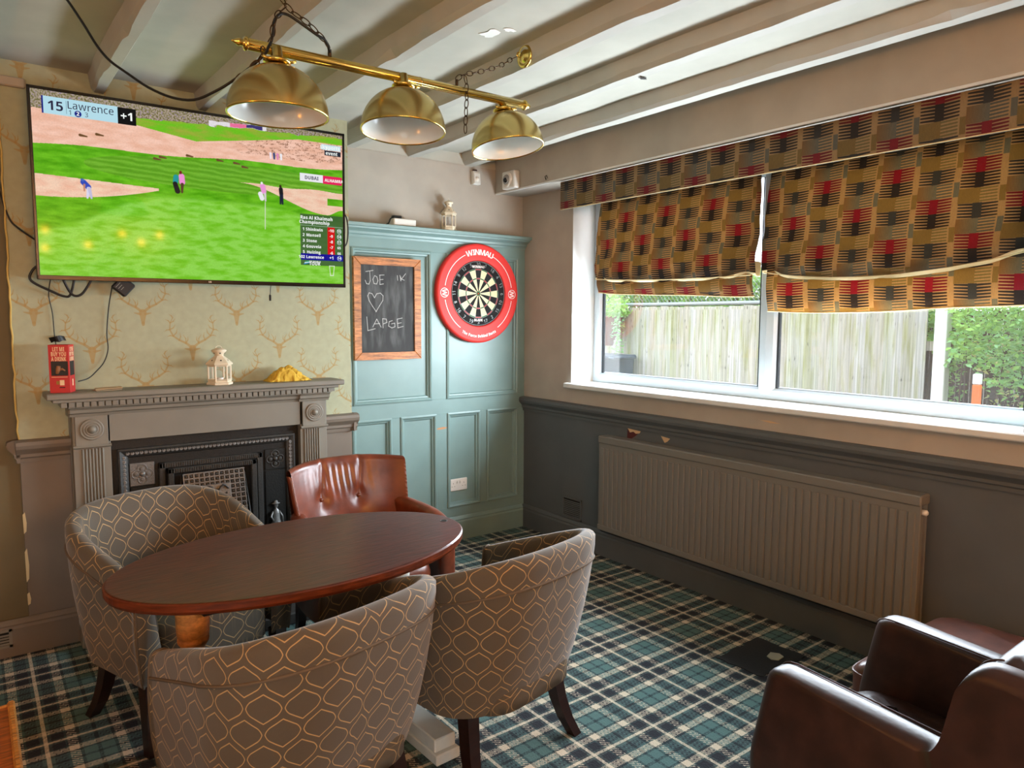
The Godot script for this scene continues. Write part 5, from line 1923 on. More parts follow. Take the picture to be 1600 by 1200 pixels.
	obj("bull", st, dred, db)
	st = mb()
	for r in [0.0159, 0.099, 0.107, 0.162, 0.170]:
		ring_sector(st, r - 0.0006, r + 0.0006, 0, TAU, 0.0195, 60)
	for i in 20:
		var a := TAU * (i + 0.5) / 20.0
		ring_sector(st, 0.0159, 0.170, a - 0.003, a + 0.003, 0.0195, 1)
	obj("wire", st, M.wire, db)
	st = mb(true)
	var rg := []
	for k in 61: rg.append(Vector3(sin(TAU * k / 60), cos(TAU * k / 60), 0) * 0.220 + Vector3(0, 0, 0.021))
	tube(st, rg, 0.0016, 6, false)
	obj("number_ring", st, M.wire, db)
	var nums := ["20", "1", "18", "4", "13", "6", "10", "15", "2", "17", "3", "19", "7", "16", "8", "11", "14", "9", "12", "5"]
	for i in 20:
		var a := TAU * i / 20.0
		lettering(db, nums[i], Vector3(sin(a) * 0.200, cos(a) * 0.200, 0.020), 0.022, M.wire, Basis(Vector3.BACK, -a + (PI if i > 5 and i < 15 else 0.0)), false, "number", 0.001)
	lettering(db, "WINMAU", Vector3(0, 0.184, 0.0195), 0.017, wt, Basis.IDENTITY, true, "lettering", 0.0006)
	lettering(db, "BLADE", Vector3(0, -0.184, 0.0195), 0.017, wt, Basis.IDENTITY, true, "lettering", 0.0006)
	# lanterns
	var l1 := thing("lantern", "cream metal tealight lantern standing on the fireplace mantel", "lantern", Vector3(-2.258, 1.216, 0.362), 0.1, "cream tealight lanterns")
	lantern(l1, M.cream_enamel)
	var l2: Node3D = l1.duplicate()
	l2.name = numbered(self, "lantern")
	add_child(l2)
	l2.position = Vector3(-0.672, 2.144, 0.056)
	l2.rotation.y = 0.75
	l2.scale = Vector3(0.95, 1.06, 0.8)
	l2.set_meta("label", "cream metal tealight lantern standing on the teal cornice above the dartboard")
	# yellow duster on the mantel
	st = mb(true)
	var n := FastNoiseLite.new()
	n.seed = 33
	n.frequency = 9.0
	var G := []
	for i in 29:
		var row := []
		for j in 41:
			var u := j / 40.0
			var v := i / 28.0
			var e := 1.0 - pow(absf(u - 0.5) * 2.0, 3.0)
			var f := 1.0 - pow(absf(v - 0.5) * 2.0, 3.0)
			var x := -2.020 + 0.235 * u + n.get_noise_2d(u, v + 5.0) * 0.012
			var z := 0.295 + 0.12 * v + n.get_noise_2d(u + 7.0, v) * 0.012
			var crest := 0.030 + 0.024 * sin(u * 4.6 - 0.4) + 0.028 * absf(sin(u * 5.0 - v * 5.0 + 0.5)) + 0.018 * n.get_noise_2d(u * 0.4, v * 0.3)
			row.append(Vector3(x, 1.2175 + maxf(0.0, crest * e * f), z))
		G.append(row)
	grid(st, G, true)
	tag(obj("duster", st, tri(mat("yellow_cloth", Color(0.84, 0.68, 0.22), 0.9), M_fine, Vector3.ONE * 14, 0.1)), "crumpled yellow cloth lying on the right of the mantel", "cloth")
	# folded papers
	for k in 2:
		st = mb()
		box(st, Vector3.ZERO, Vector3(0.112, 0.0035, 0.065), 0.001, Transform3D(Basis.from_euler(Vector3(0.02, 0.16 - k * 0.22, 0.03 * k)), Vector3(-2.772 + k * 0.008, 1.2185 + k * 0.006, 0.375 - k * 0.008)))
		tag(obj("folded_paper", st, mat("paper_%d" % k, [Color(0.62, 0.55, 0.44), Color(0.75, 0.66, 0.52)][k], 0.9)), ["folded paper slip lying flat on the mantel, lower one of two", "folded paper slip resting on top of another beside the red box"][k], "paper", "paper slips on the mantel")
	# red card dispenser
	var rb := thing("display_box", "red card display box with a drink offer, on the left end of the mantel", "box", Vector3(-2.947, 1.216, 0.365), -0.36)
	var rm := mat("card_red", Color(0.72, 0.13, 0.12), 0.55)
	st = mb()
	span(st, Vector3(-0.041, 0, -0.038), Vector3(0.041, 0.217, 0.038), 0.001)
	obj("carton", st, rm, rb)
	var ct := mat("card_cream", Color(0.92, 0.80, 0.64), 0.6)
	var words := ["LET ME", "BUY YOU", "A DRINK"]
	for i in 3:
		lettering(rb, words[i], Vector3(0.0, 0.197 - i * 0.022, 0.0384), 0.019, ct, Basis.IDENTITY, true, "lettering", 0.0005, 0.55)
		lettering(rb, words[i], Vector3(0.0414, 0.197 - i * 0.022, 0.0), 0.019, ct, Basis(Vector3.UP, PI / 2), true, "lettering", 0.0005, 0.55)
	st = mb()
	span(st, Vector3(-0.032, 0.078, 0.038), Vector3(0.035, 0.143, 0.0386))
	span(st, Vector3(0.041, 0.078, -0.03), Vector3(0.0416, 0.143, 0.032))
	obj("picture", st, mat("picture_dark", Color(0.10, 0.08, 0.06), 0.6), rb)
	st = mb(true)
	var skin := mat("picture_tan", Color(0.55, 0.36, 0.22), 0.6)
	tube(st, [Vector3(-0.010, 0.086, 0.0386), Vector3(-0.004, 0.108, 0.0386), Vector3(-0.002, 0.122, 0.0386)], [0.006, 0.011, 0.008], 8)
	tube(st, [Vector3(0.002, 0.102, 0.0386), Vector3(0.012, 0.108, 0.0386), Vector3(0.024, 0.100, 0.0386)], [0.004, 0.005, 0.003], 8)
	obj("picture_figure", st, skin, rb)
	st = mb()
	span(st, Vector3(-0.032, 0.0705, 0.038), Vector3(0.032, 0.0725, 0.0385))
	span(st, Vector3(0.0, 0.034, 0.038), Vector3(0.018, 0.058, 0.0385))
	span(st, Vector3(0.041, 0.03, -0.008), Vector3(0.0415, 0.06, 0.004))
	obj("print", st, ct, rb)
	st = mb()
	span(st, Vector3(-0.014, 0.038, 0.038), Vector3(-0.002, 0.054, 0.0386))
	obj("print", st, mat("print_ochre", Color(0.58, 0.42, 0.10), 0.6), rb)
	st = mb()
	span(st, Vector3(-0.002, 0.022, 0.038), Vector3(0.02, 0.026, 0.0385))
	obj("print", st, M.slot_black, rb)
	# black tape over the lead
	st = mb()
	G = []
	for i in 7:
		var u := i / 6.0
		var y := 1.462 + 0.016 * u - 0.03 * maxf(0.0, u - 0.7)
		var z := 0.274 + 0.022 * sin(PI * u)
		G.append([Vector3(-2.985 + u * 0.062, y, z), Vector3(-2.975 + u * 0.060, y - 0.024 + 0.004 * sin(u * 9.0), z - 0.002)])
	grid(st, G)
	tag(obj("tape", st, M.black_plastic), "crumpled strip of black tape on the wallpaper above the red box", "tape")
	# white box and its black unit on the cornice
	var wbx := thing("junction_box", "low white plastic box lying on the teal cornice", "box", Vector3(-1.025, 2.144, 0.055))
	st = mb()
	span(st, Vector3(-0.075, 0, -0.035), Vector3(0.085, 0.045, 0.035), 0.005)
	obj("case", st, M.white_plastic, wbx)
	var bu := thing("black_plug", "small black plug-in unit with a trailing lead on top of the white box", "adapter", Vector3(-1.06, 2.189, 0.05))
	st = mb()
	span(st, Vector3(-0.03, 0, -0.018), Vector3(0.028, 0.020, 0.018), 0.003)
	obj("case", st, M.black_plastic, bu)
	st = mb(true)
	tube(st, curve([Vector3(-0.028, 0.008, 0.01), Vector3(-0.05, -0.004, 0.012), Vector3(-0.062, -0.03, 0.01), Vector3(-0.072, -0.038, 0.0)]), 0.004, 6)
	obj("lead", st, M.cable_black, bu)
	# sensor and camera
	var pir := thing("motion_sensor", "small white motion sensor high in the corner above the panelling", "sensor", Vector3(-0.425, 2.525, 0.0))
	st = mb()
	rings(st, [[Vector3(-0.03, -0.045, 0), Vector3(0.03, -0.045, 0), Vector3(0.03, 0.045, 0), Vector3(-0.03, 0.045, 0)], [Vector3(-0.03, -0.045, 0.03), Vector3(0.03, -0.045, 0.03), Vector3(0.03, 0.045, 0.022), Vector3(-0.03, 0.045, 0.022)], [Vector3(-0.024, -0.038, 0.04), Vector3(0.024, -0.038, 0.04), Vector3(0.024, 0.03, 0.032), Vector3(-0.024, 0.03, 0.032)]])
	obj("case", st, M.white_plastic, pir)
	st = mb(true)
	lathe(st, [Vector2(0.018, 0), Vector2(0.015, 0.006), Vector2(0, 0.009)], 16, Transform3D(Basis(Vector3.RIGHT, PI / 2 + 0.1), Vector3(0, -0.012, 0.036)))
	obj("lens", st, mat("milky_lens", Color(0.9, 0.88, 0.84), 0.25), pir)
	st = mb()
	span(st, Vector3(-0.02, 0.045, 0.0), Vector3(0.01, 0.058, 0.02), 0.003)
	obj("mount", st, mat("mount_brown", Color(0.25, 0.18, 0.15), 0.6), pir)
	var cam := thing("security_camera", "boxy white security camera fixed to the boxed-in beam in the corner", "camera", Vector3(-0.245, 2.5, 0.21))
	st = mb()
	span(st, Vector3(-0.052, -0.058, -0.066), Vector3(0, 0.058, 0.072), 0.006)
	obj("housing", st, M.white_plastic, cam)
	st = mb(true)
	var tf := Transform3D(Basis(Vector3.BACK, PI / 2), Vector3(-0.052, 0.0, 0.0))
	lathe(st, [Vector2(0.05, 0), Vector2(0.049, 0.010), Vector2(0.042, 0.014), Vector2(0.034, 0.012)], 28, tf)
	obj("collar", st, M.white_plastic, cam)
	st = mb(true)
	lathe(st, [Vector2(0.036, 0.004), Vector2(0.034, 0.014), Vector2(0.026, 0.022), Vector2(0.012, 0.028), Vector2(0, 0.029)], 24, tf)
	obj("eyeball", st, mat("grey_plastic", Color(0.55, 0.55, 0.54), 0.4), cam)
	st = mb(true)
	lathe(st, [Vector2(0.018, 0), Vector2(0.016, 0.008), Vector2(0, 0.011)], 20, Transform3D(Basis(Vector3.BACK, PI / 2) * Basis(Vector3.RIGHT, 0.4), Vector3(-0.072, -0.006, 0.008)))
	obj("lens", st, M.bezel_black, cam)
	st = mb(true)
	tube(st, [Vector3(0, -0.02, 0), Vector3(-0.012, -0.002, 0.004), Vector3(-0.006, 0.004, 0.012), Vector3(-0.01, -0.018, 0.03)], [0.004, 0.003, 0.003, 0.001], 6)
	var sp := obj("plaster_curl", st, mat("curl_brown", Color(0.2, 0.15, 0.12), 0.8))
	sp.position = Vector3(-0.248, 2.475, 0.56)
	tag(sp, "dark curled scrap stuck to the boxed-in beam beside the camera", "scrap")
	# double socket
	var so := thing("double_socket", "white double power socket on the teal panelling", "socket", Vector3(-0.577, 0.391, 0.011))
	st = mb()
	span(st, Vector3(-0.073, -0.043, 0), Vector3(0.073, 0.043, 0.011), 0.004)
	obj("faceplate", st, M.white_plastic, so)
	for s in [-1.0, 1.0]:
		st = mb()
		box(st, Vector3(s * 0.012, 0.022, 0.013), Vector3(0.010, 0.020, 0.006), 0.002, Transform3D(Basis(Vector3.RIGHT, 0.12), Vector3.ZERO))
		obj("switch", st, M.white_plastic, so)
		for p in [[0.0, 0.012, 0.003, 0.008], [-0.011, -0.010, 0.007, 0.003], [0.011, -0.010, 0.007, 0.003]]:
			st = mb()
			box(st, Vector3(s * 0.044 + p[0], p[1], 0.011), Vector3(p[2], p[3], 0.001))
			obj("pin_slot", st, M.slot_black, so)
	vent(Vector3(-3.36, 0.05, 0.293), 0.17, 0.085, "pale louvred vent set in the skirting at the far left", 0.0, M.surround_grey)
	# on the carpet
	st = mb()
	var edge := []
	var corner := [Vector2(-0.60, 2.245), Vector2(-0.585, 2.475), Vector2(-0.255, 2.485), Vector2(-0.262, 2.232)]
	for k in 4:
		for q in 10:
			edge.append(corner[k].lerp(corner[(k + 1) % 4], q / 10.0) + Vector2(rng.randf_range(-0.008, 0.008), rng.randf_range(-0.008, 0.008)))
	extrude(st, edge, Vector3(0, 0.0, 0), Vector3.RIGHT, Vector3.BACK, Vector3(0, 0.003, 0))  # thin dark slab with uneven edges over the carpet
	tag(obj("carpet_patch", st, tri(mat("patch_dark", Color(0.13, 0.145, 0.16), 0.9), M_fine, Vector3.ONE * 12, 0.3)), "dark ragged-edged patch laid on the tartan carpet near the bench", "carpet patch")
	st = mb()
	extrude(st, [Vector2(-0.028, -0.02), Vector2(0.02, -0.032), Vector2(0.042, 0.0), Vector2(0.03, 0.03), Vector2(-0.02, 0.034), Vector2(-0.038, 0.01)], Vector3(-0.380, 0.003, 2.398), Vector3.RIGHT, Vector3.BACK, Vector3(0, 0.004, 0))
	tag(obj("paper_scrap", st, mat("scrap_white", Color(0.62, 0.62, 0.56), 0.9)), "torn pale scrap of paper on the dark carpet patch", "paper")

# ------------------------------------------------------------ seats and tables
func tub_chair(label: String) -> Node3D:   # faces +z; origin on the floor at the middle of the back curve
	var t := thing("tub_chair", label, "chair", Vector3.ZERO, 0.0, "hexagon-patterned tub chairs round the table")
	var W := 0.70
	var Db := 0.287
	var L := 0.335
	var wf := 0.637
	var Hb := 0.810
	var Ha := 0.612
	var P := []
	for i in 14:
		var s := i / 14.0
		P.append(Vector2(lerpf(-wf / 2, -W / 2, s), L * (1 - s)))
	for i in 41:
		var th := PI * i / 40.0
		P.append(Vector2(-W / 2 * signf(cos(th)) * pow(absf(cos(th)), 0.75), -Db * pow(sin(th), 0.75)))
	for i in range(13, -1, -1):
		var s := i / 14.0
		P.append(Vector2(lerpf(wf / 2, W / 2, s), L * (1 - s)))
	var n := P.size()
	var arc := [0.0]
	for i in range(1, n): arc.append(arc[i - 1] + P[i].distance_to(P[i - 1]))
	var G := []
	var U := []
	var T := 0.060
	var seam := []
	for i in n:
		var p: Vector2 = P[i]
		var tan: Vector2 = (P[mini(i + 1, n - 1)] - P[maxi(i - 1, 0)]).normalized()
		var inn := Vector2(-tan.y, tan.x)
		if inn.dot(Vector2(0, 0.05) - p) < 0.0: inn = -inn
		var u := clampf((p.y + Db) / (L + Db), 0, 1)
		var h := Hb + (Ha - Hb) * pow(u, 1.15)
		var b := Vector2(p.x * (lerpf(0.895, 0.96, p.y / L) if p.y > 0 else lerpf(0.895, 0.82, -p.y / Db)), p.y if p.y > 0 else p.y * 0.56)
		var row := []
		for k in [0.0, 0.12, 0.3, 0.5, 0.7, 0.86, 0.95]:
			var q := b.lerp(p, pow(k, 0.85)) - inn * 0.010 * sin(PI * k)
			row.append(Vector3(q.x, lerpf(0.265, h - T * 0.45, k), q.y))
		for k in range(1, 8):
			var a := PI * k / 8.0
			var q := p + inn * (T * 0.5 - T * 0.5 * cos(a))
			row.append(Vector3(q.x, h - T * 0.45 + T * 0.45 * sin(a), q.y))
		for k in [0.95, 0.78, 0.58, 0.36, 0.25]:
			var q := b.lerp(p, pow(k, 0.85)) + inn * lerpf(0.080, T, smoothstep(0.2, 0.95, k))
			row.append(Vector3(q.x, lerpf(0.265, h - T * 0.45, k), q.y))
		var ur := []
		var run := 0.0
		for j in row.size():
			if j > 0: run += row[j].distance_to(row[j - 1])
			ur.append(Vector2((arc[i] + (0.033 if i > 34 else 0.0)) / 0.194, -run / 0.144))
		G.append(row)
		U.append(ur)
		seam.append(row[5] - Vector3(inn.x, 0, inn.y) * 0.002)
	var st := mb(true)
	grid(st, G.slice(0, 36), false, U.slice(0, 36))
	grid(st, G.slice(35), false, U.slice(35))
	# arm fronts
	for e in [0, n - 1]:
		var row: Array = G[e].duplicate()
		row.append(Vector3(row[row.size() - 1].x, 0.265, row[row.size() - 1].z))
		var c := Vector3.ZERO
		for p in row: c += p / float(row.size())
		var ring := []
		var uv := []
		var uv0 := []
		for p in row:
			ring.append(p.lerp(c, 0.10) + Vector3(0, 0, 0.012))
			uv.append(Vector2(ring[ring.size() - 1].x / 0.194, -p.y / 0.144))
			uv0.append(Vector2(p.x / 0.194, -p.y / 0.144))
		rings(st, [row, ring], true, false, [uv0, uv])
		c.z += 0.016
		for k in ring.size():
			var k2 := (k + 1) % ring.size()
			poly(st, [ring[k], ring[k2], c], Vector3.BACK, [uv[k], uv[k2], Vector2(c.x / 0.194, -c.y / 0.144)])
	obj("shell", st, M.hex_fabric, t)
	st = mb(true)
	tube(st, seam, 0.0045, 6)
	for e in [0, n - 1]:
		var row: Array = G[e].duplicate()
		tube(st, row.slice(0, 17).map(func(p): return p + Vector3(0, 0, 0.004)), 0.004, 6)
	obj("piping", st, M.piping_brown if M.has("piping_brown") else mat("piping_brown", Color(0.36, 0.31, 0.25), 0.85), t)
	# seat: rounded slab with a crown
	var out := []
	for k in 48:
		var a := TAU * k / 48
		var cx := signf(cos(a)) * pow(absf(cos(a)), 0.42)
		var cz := signf(sin(a)) * pow(absf(sin(a)), 0.42 if sin(a) > 0 else 0.7)
		out.append(Vector2(cx * 0.250, 0.078 + cz * 0.263))
	var rr := []
	for q in [[0.265, 1.0], [0.30, 1.005], [0.40, 1.005], [0.425, 0.99], [0.438, 0.96], [0.445, 0.90], [0.452, 0.7], [0.456, 0.4], [0.457, 0.02]]:
		var ring := []
		for p in out: ring.append(Vector3(p.x * q[1], q[0], 0.078 + (p.y - 0.078) * q[1]))
		rr.append(ring)
	st = mb(true)
	rings(st, rr)
	obj("seat", st, M.hex_seat, t)
	for s in [-1.0, 1.0]:
		st = mb()
		var a := []
		for q in [[0.275, 0.026], [0.15, 0.023], [0.0, 0.019]]:
			a.append([Vector3(s * 0.272 - q[1], q[0], 0.310 - q[1]), Vector3(s * 0.272 + q[1], q[0], 0.310 - q[1]), Vector3(s * 0.272 + q[1], q[0], 0.310 + q[1]), Vector3(s * 0.272 - q[1], q[0], 0.310 + q[1])])
		rings(st, a)
		obj("leg", st, M.leg_wood, t)
		st = mb()
		a = []
		for q in [[0.315, 0.220, -0.055, 0.026], [0.22, 0.226, -0.066, 0.025], [0.13, 0.236, -0.084, 0.023], [0.06, 0.248, -0.108, 0.021], [0.0, 0.262, -0.142, 0.019]]:
			a.append([Vector3(s * q[1] - q[3], q[0], q[2] - q[3]), Vector3(s * q[1] + q[3], q[0], q[2] - q[3]), Vector3(s * q[1] + q[3], q[0], q[2] + q[3]), Vector3(s * q[1] - q[3], q[0], q[2] + q[3])])
		rings(st, a)
		obj("leg", st, M.leg_wood, t)
	return t

func leather_chair():   # by the panelling, facing the viewer
	var t := thing("leather_chair", "shiny tan leather chair with buttoned back, behind the table by the panelling", "chair", Vector3(-1.845, 0, 1.20), 0.03)
	var m: Material = M.leather_tan
	var front := func(u: float, v: float):   # u across -1..1, v up 0..1
		var y := 0.42 + 0.43 * v - 0.012 * u * u * v
		var x := u * (0.262 + 0.035 * v)
		var z := -0.20 - 0.085 * v + 0.13 * pow(absf(u), 2.6)
		var d := 0.0
		for b in [[-0.115, 0.62], [0.085, 0.605]]:
			var dx: float = x - b[0]
			var dv: float = v - b[1]
			d -= 0.020 * exp(-(dx * dx / 0.0011 + dv * dv / 0.010))
			if dv > 0.0: d -= 0.011 * exp(-pow((dx - dv * 0.06) / 0.011, 2.0)) * smoothstep(0.0, 0.1, dv)
		# gathers below the top edge
		d += 0.0035 * sin(x * 190.0 + sin(v * 9.0) * 0.8) * smoothstep(0.55, 0.9, v) * smoothstep(1.0, 0.93, v) * exp(-pow((x + 0.02) / 0.14, 2.0))
		return Vector3(x, y, z + 0.012 * sin(PI * v) + d)
	var G := []
	var nu := 72
	for j in 50:
		var row := []
		for i in nu + 1:
			row.append(front.call(-1.0 + 2.0 * i / nu, j / 49.0))
		G.append(row)
	for k in range(1, 9):   # rolled top
		var a := PI * k / 8.0
		var row := []
		for i in nu + 1:
			row.append(G[49][i] + Vector3(0, 0.026 * sin(a), -0.030 * (1.0 - cos(a))))
		G.append(row)
	for k in range(1, 6):
		var row := []
		for i in nu + 1:
			var p: Vector3 = G[57][i]
			row.append(Vector3(p.x * (1.0 - 0.02 * k), lerpf(p.y, 0.27, k / 5.0), p.z + 0.015 * k))
		G.append(row)
	var st := mb(true)
	grid(st, G, true)
	# close the two sides
	for i in [0, nu]:
		for j in 28:
			var a: Vector3 = G[j * 49 / 28][i]
			var b: Vector3 = G[(j + 1) * 49 / 28][i]
			var a2 := Vector3(a.x * 0.985, a.y, a.z - 0.065)
			var b2 := Vector3(b.x * 0.985, b.y, b.z - 0.065)
			var am := a.lerp(a2, 0.5) + Vector3(0.012 * (-1 if i == 0 else 1), 0, 0)
			var bm := b.lerp(b2, 0.5) + Vector3(0.012 * (-1 if i == 0 else 1), 0, 0)
			var o := Vector3(-1 if i == 0 else 1, 0, 0)
			poly4(st, [a, b, bm, am], o)
			poly4(st, [am, bm, b2, a2], o)
	obj("backrest", st, m, t)
	for b in [[-0.115, 0.62], [0.085, 0.605]]:
		st = mb(true)
		var p: Vector3 = front.call(b[0] / (0.262 + 0.035 * b[1]), b[1])
		lathe(st, [Vector2(0.011, 0), Vector2(0.009, 0.005), Vector2(0, 0.008)], 14, Transform3D(Basis(Vector3.RIGHT, PI / 2), p + Vector3(0, 0, 0.002)))
		obj("button", st, m, t)
	for s in [-1.0, 1.0]:
		var R := []
		for k in 15:
			var f := k / 14.0
			var z := lerpf(-0.17, 0.235, f)
			var top := lerpf(0.672, 0.648, f) - 0.045 * pow(f, 6.0)
			var cx: float = s * (0.265 + 0.028 * sin(f * 2.2))
			var hw := 0.036 + 0.004 * f
			var ring := []
			ring.append(Vector3(cx - hw, 0.27, z))
			ring.append(Vector3(cx - hw, top - 0.035, z))
			for q in range(1, 8):
				var a := PI - PI * q / 8.0
				ring.append(Vector3(cx + hw * 1.08 * cos(a), top - 0.035 + 0.035 * sin(a), z))
			ring.append(Vector3(cx + hw, top - 0.035, z))
			ring.append(Vector3(cx + hw, 0.27, z))
			R.append(ring)
		for k in 3:   # rounded front
			var ring := []
			var c := Vector3(s * 0.286, 0.45, 0.235)
			for p in R[14]: ring.append(Vector3(lerpf(p.x, c.x, [0.12, 0.4, 0.9][k]), lerpf(p.y, c.y, [0.04, 0.12, 0.6][k]), 0.235 + [0.012, 0.018, 0.02][k]))
			R.append(ring)
		st = mb(true)
		rings(st, R, true, true)
		obj("arm", st, m, t)
	st = mb(true)
	var rr := []
	for q in [[0.265, 0.98], [0.30, 1.0], [0.40, 1.0], [0.43, 0.97], [0.447, 0.90], [0.455, 0.6], [0.458, 0.02]]:
		var ring := []
		for k in 40:
			var a := TAU * k / 40
			ring.append(Vector3(signf(cos(a)) * pow(absf(cos(a)), 0.35) * 0.222 * q[1], q[0], 0.03 + signf(sin(a)) * pow(absf(sin(a)), 0.35) * 0.225 * q[1]))
		rr.append(ring)
	rings(st, rr)
	obj("seat", st, m, t)
	for s in [-1.0, 1.0]:
		for zz in [0.20, -0.2]:
			st = mb()
			var a := []
			for q in [[0.285, 0.021, 0.0], [0.14, 0.019, 0.2], [0.0, 0.015, 1.0]]:
				var c := Vector3(s * 0.245, q[0], zz + (q[2] * -0.05 if zz < 0 else 0.0))
				a.append([c + Vector3(-q[1], 0, -q[1]), c + Vector3(q[1], 0, -q[1]), c + Vector3(q[1], 0, q[1]), c + Vector3(-q[1], 0, q[1])])
			rings(st, a)
			obj("leg", st, M.leg_wood, t)

func pillow_ring(prof: Array, x: float, k: float) -> Array:   # (z, y) outline drawn in towards its middle
	var c := Vector2.ZERO
	for p in prof: c += p / float(prof.size())
	var r := []
	for p in prof:
		var d: Vector2 = p - c
		var q: Vector2 = c + d * (1.0 - k / maxf(d.length(), 0.05))
		r.append(Vector3(x, q.y, q.x))
	return r

func smooth_outline(pts: Array, n := 5) -> Array:   # a closed outline with softened corners
	var out := []
	var c := pts.size()
	for i in c:
		var a: Vector2 = pts[(i + c - 1) % c]
		var b: Vector2 = pts[i]
		var d: Vector2 = pts[(i + 1) % c]
		var r := minf(0.045, minf(a.distance_to(b), b.distance_to(d)) * 0.45)
		var p0: Vector2 = b + (a - b).normalized() * r
		var p2: Vector2 = b + (d - b).normalized() * r
		for k in n:
			var t := k / float(n - 1)
			out.append(p0.lerp(b, t).lerp(b.lerp(p2, t), t))
	return out

func armchair():   # bottom right corner; turned towards the panelling
	var t := thing("armchair", "dark brown leather tub armchair with its back to the viewer at lower right", "armchair", Vector3(-1.383, 0, 3.475), PI - 0.035)
	var m: Material = M.leather_dark
	var prof := smooth_outline([Vector2(0.295, 0.06), Vector2(0.335, 0.40), Vector2(0.280, 0.672), Vector2(-0.125, 0.654), Vector2(-0.152, 0.664), Vector2(-0.164, 0.70), Vector2(-0.171, 0.78), Vector2(-0.182, 0.846), Vector2(-0.215, 0.868), Vector2(-0.26, 0.868), Vector2(-0.32, 0.86), Vector2(-0.345, 0.06)], 5)
	for s in [-1.0, 1.0]:
		var R := []
		for q in [[0.0, 0.034], [0.004, 0.020], [0.012, 0.008], [0.024, 0.0], [0.061, 0.0], [0.073, 0.008], [0.081, 0.020], [0.085, 0.034]]:
			R.append(pillow_ring(prof, s * (0.228 + q[0]), q[1]))
		var st := mb(true)
		rings(st, R)
		obj("arm", st, m, t)
		# stitched welt along the arm
		st = mb(true)
		var wl := []
		for p in prof: wl.append(Vector3(s * 0.238, p.y + 0.001, p.x))
		tube(st, wl.slice(11, 44), 0.0022, 5)
		obj("welt", st, m, t)
	var st := mb(true)
	var R := []
	for q in [[-0.245, 0.0], [-0.16, 0.008], [0.0, 0.014], [0.16, 0.008], [0.245, 0.0]]:
		var ring := []
		for p in smooth_outline([Vector2(-0.165 + q[1], 0.30), Vector2(-0.195 + q[1], 0.862), Vector2(-0.32, 0.862), Vector2(-0.345, 0.10)], 6): ring.append(Vector3(q[0], p.y, p.x))
		R.append(ring)
	rings(st, R)
	obj("backrest", st, m, t)
	st = mb(true)
	var rr := []
	var n := FastNoiseLite.new()
	n.seed = 8
	n.frequency = 6.0
	for q in [[0.10, 0.99], [0.30, 1.0], [0.42, 1.0], [0.445, 0.97], [0.458, 0.90], [0.466, 0.75], [0.470, 0.55], [0.470, 0.3], [0.468, 0.02]]:
		var ring := []
		for k in 48:
			var a := TAU * k / 48
			var p := Vector3(signf(cos(a)) * pow(absf(cos(a)), 0.3) * 0.236 * q[1], q[0], 0.05 + signf(sin(a)) * pow(absf(sin(a)), 0.3) * 0.255 * q[1])
			p.y += 0.008 * n.get_noise_2d(p.x, p.z) * (1.0 if q[0] > 0.43 else 0.0)
			ring.append(p)
		rr.append(ring)
	rings(st, rr)
	obj("seat", st, m, t)
	for s in [-1.0, 1.0]:
		for z in [0.25, -0.28]:
			st = mb()
			span(st, Vector3(s * 0.26 - 0.022, 0, z - 0.022), Vector3(s * 0.26 + 0.022, 0.08, z + 0.022), 0.003)
			obj("leg", st, M.leg_wood, t)

func bench():
	var t := thing("leather_bench", "padded tan leather bench with a creased top against the window wall at lower right", "bench", Vector3(-0.715, 0, 3.66))
	var n := FastNoiseLite.new()
	n.seed = 18
	n.frequency = 3.0
	var st := mb(true)
	var G := []
	for q in [[0.10, 0.0], [0.30, 0.004], [0.385, 0.0], [0.41, 0.010]]:
		pass
	var rr := []
	for q in [[0.09, 1.0, 0.0], [0.33, 1.0, 0.0], [0.41, 1.0, 0.0], [0.43, 0.99, 0.0], [0.445, 0.965, 0.3], [0.460, 0.91, 0.7], [0.468, 0.82, 1.0], [0.476, 0.66, 1.0], [0.481, 0.5, 0.6], [0.484, 0.36, 0.0]]:
		var ring := []
		for k in 120:
			var a := TAU * k / 120
			var p := Vector3(signf(cos(a)) * pow(absf(cos(a)), 0.13) * 0.340 * q[1], q[0], signf(sin(a)) * pow(absf(sin(a)), 0.13) * 0.585 * q[1])
			p.y += q[2] * (0.010 * n.get_noise_2d(p.x, p.z) + 0.006 * sin(p.z * 70.0 + p.x * 45.0 + 3.0 * n.get_noise_2d(p.x * 0.7, p.z)) * exp(-(pow((p.x - 0.05) / 0.12, 2.0) + pow((p.z + 0.33) / 0.10, 2.0))))
			ring.append(p)
		rr.append(ring)
	rings(st, rr)
	obj("cushion", st, M.leather_bench, t)
	st = mb(true)
	var wl := []
	for k in 121:
		var a := TAU * k / 120
		wl.append(Vector3(signf(cos(a)) * pow(absf(cos(a)), 0.13) * 0.341, 0.420, signf(sin(a)) * pow(absf(sin(a)), 0.13) * 0.586))
	tube(st, wl, 0.004, 6, false)
	obj("welt", st, M.leather_bench, t)
	for sx in [-1.0, 1.0]:
		for sz in [-1.0, 1.0]:
			st = mb()
			span(st, Vector3(sx * 0.29 - 0.02, 0, sz * 0.52 - 0.02), Vector3(sx * 0.29 + 0.02, 0.10, sz * 0.52 + 0.02))
			obj("leg", st, M.leg_wood, t)

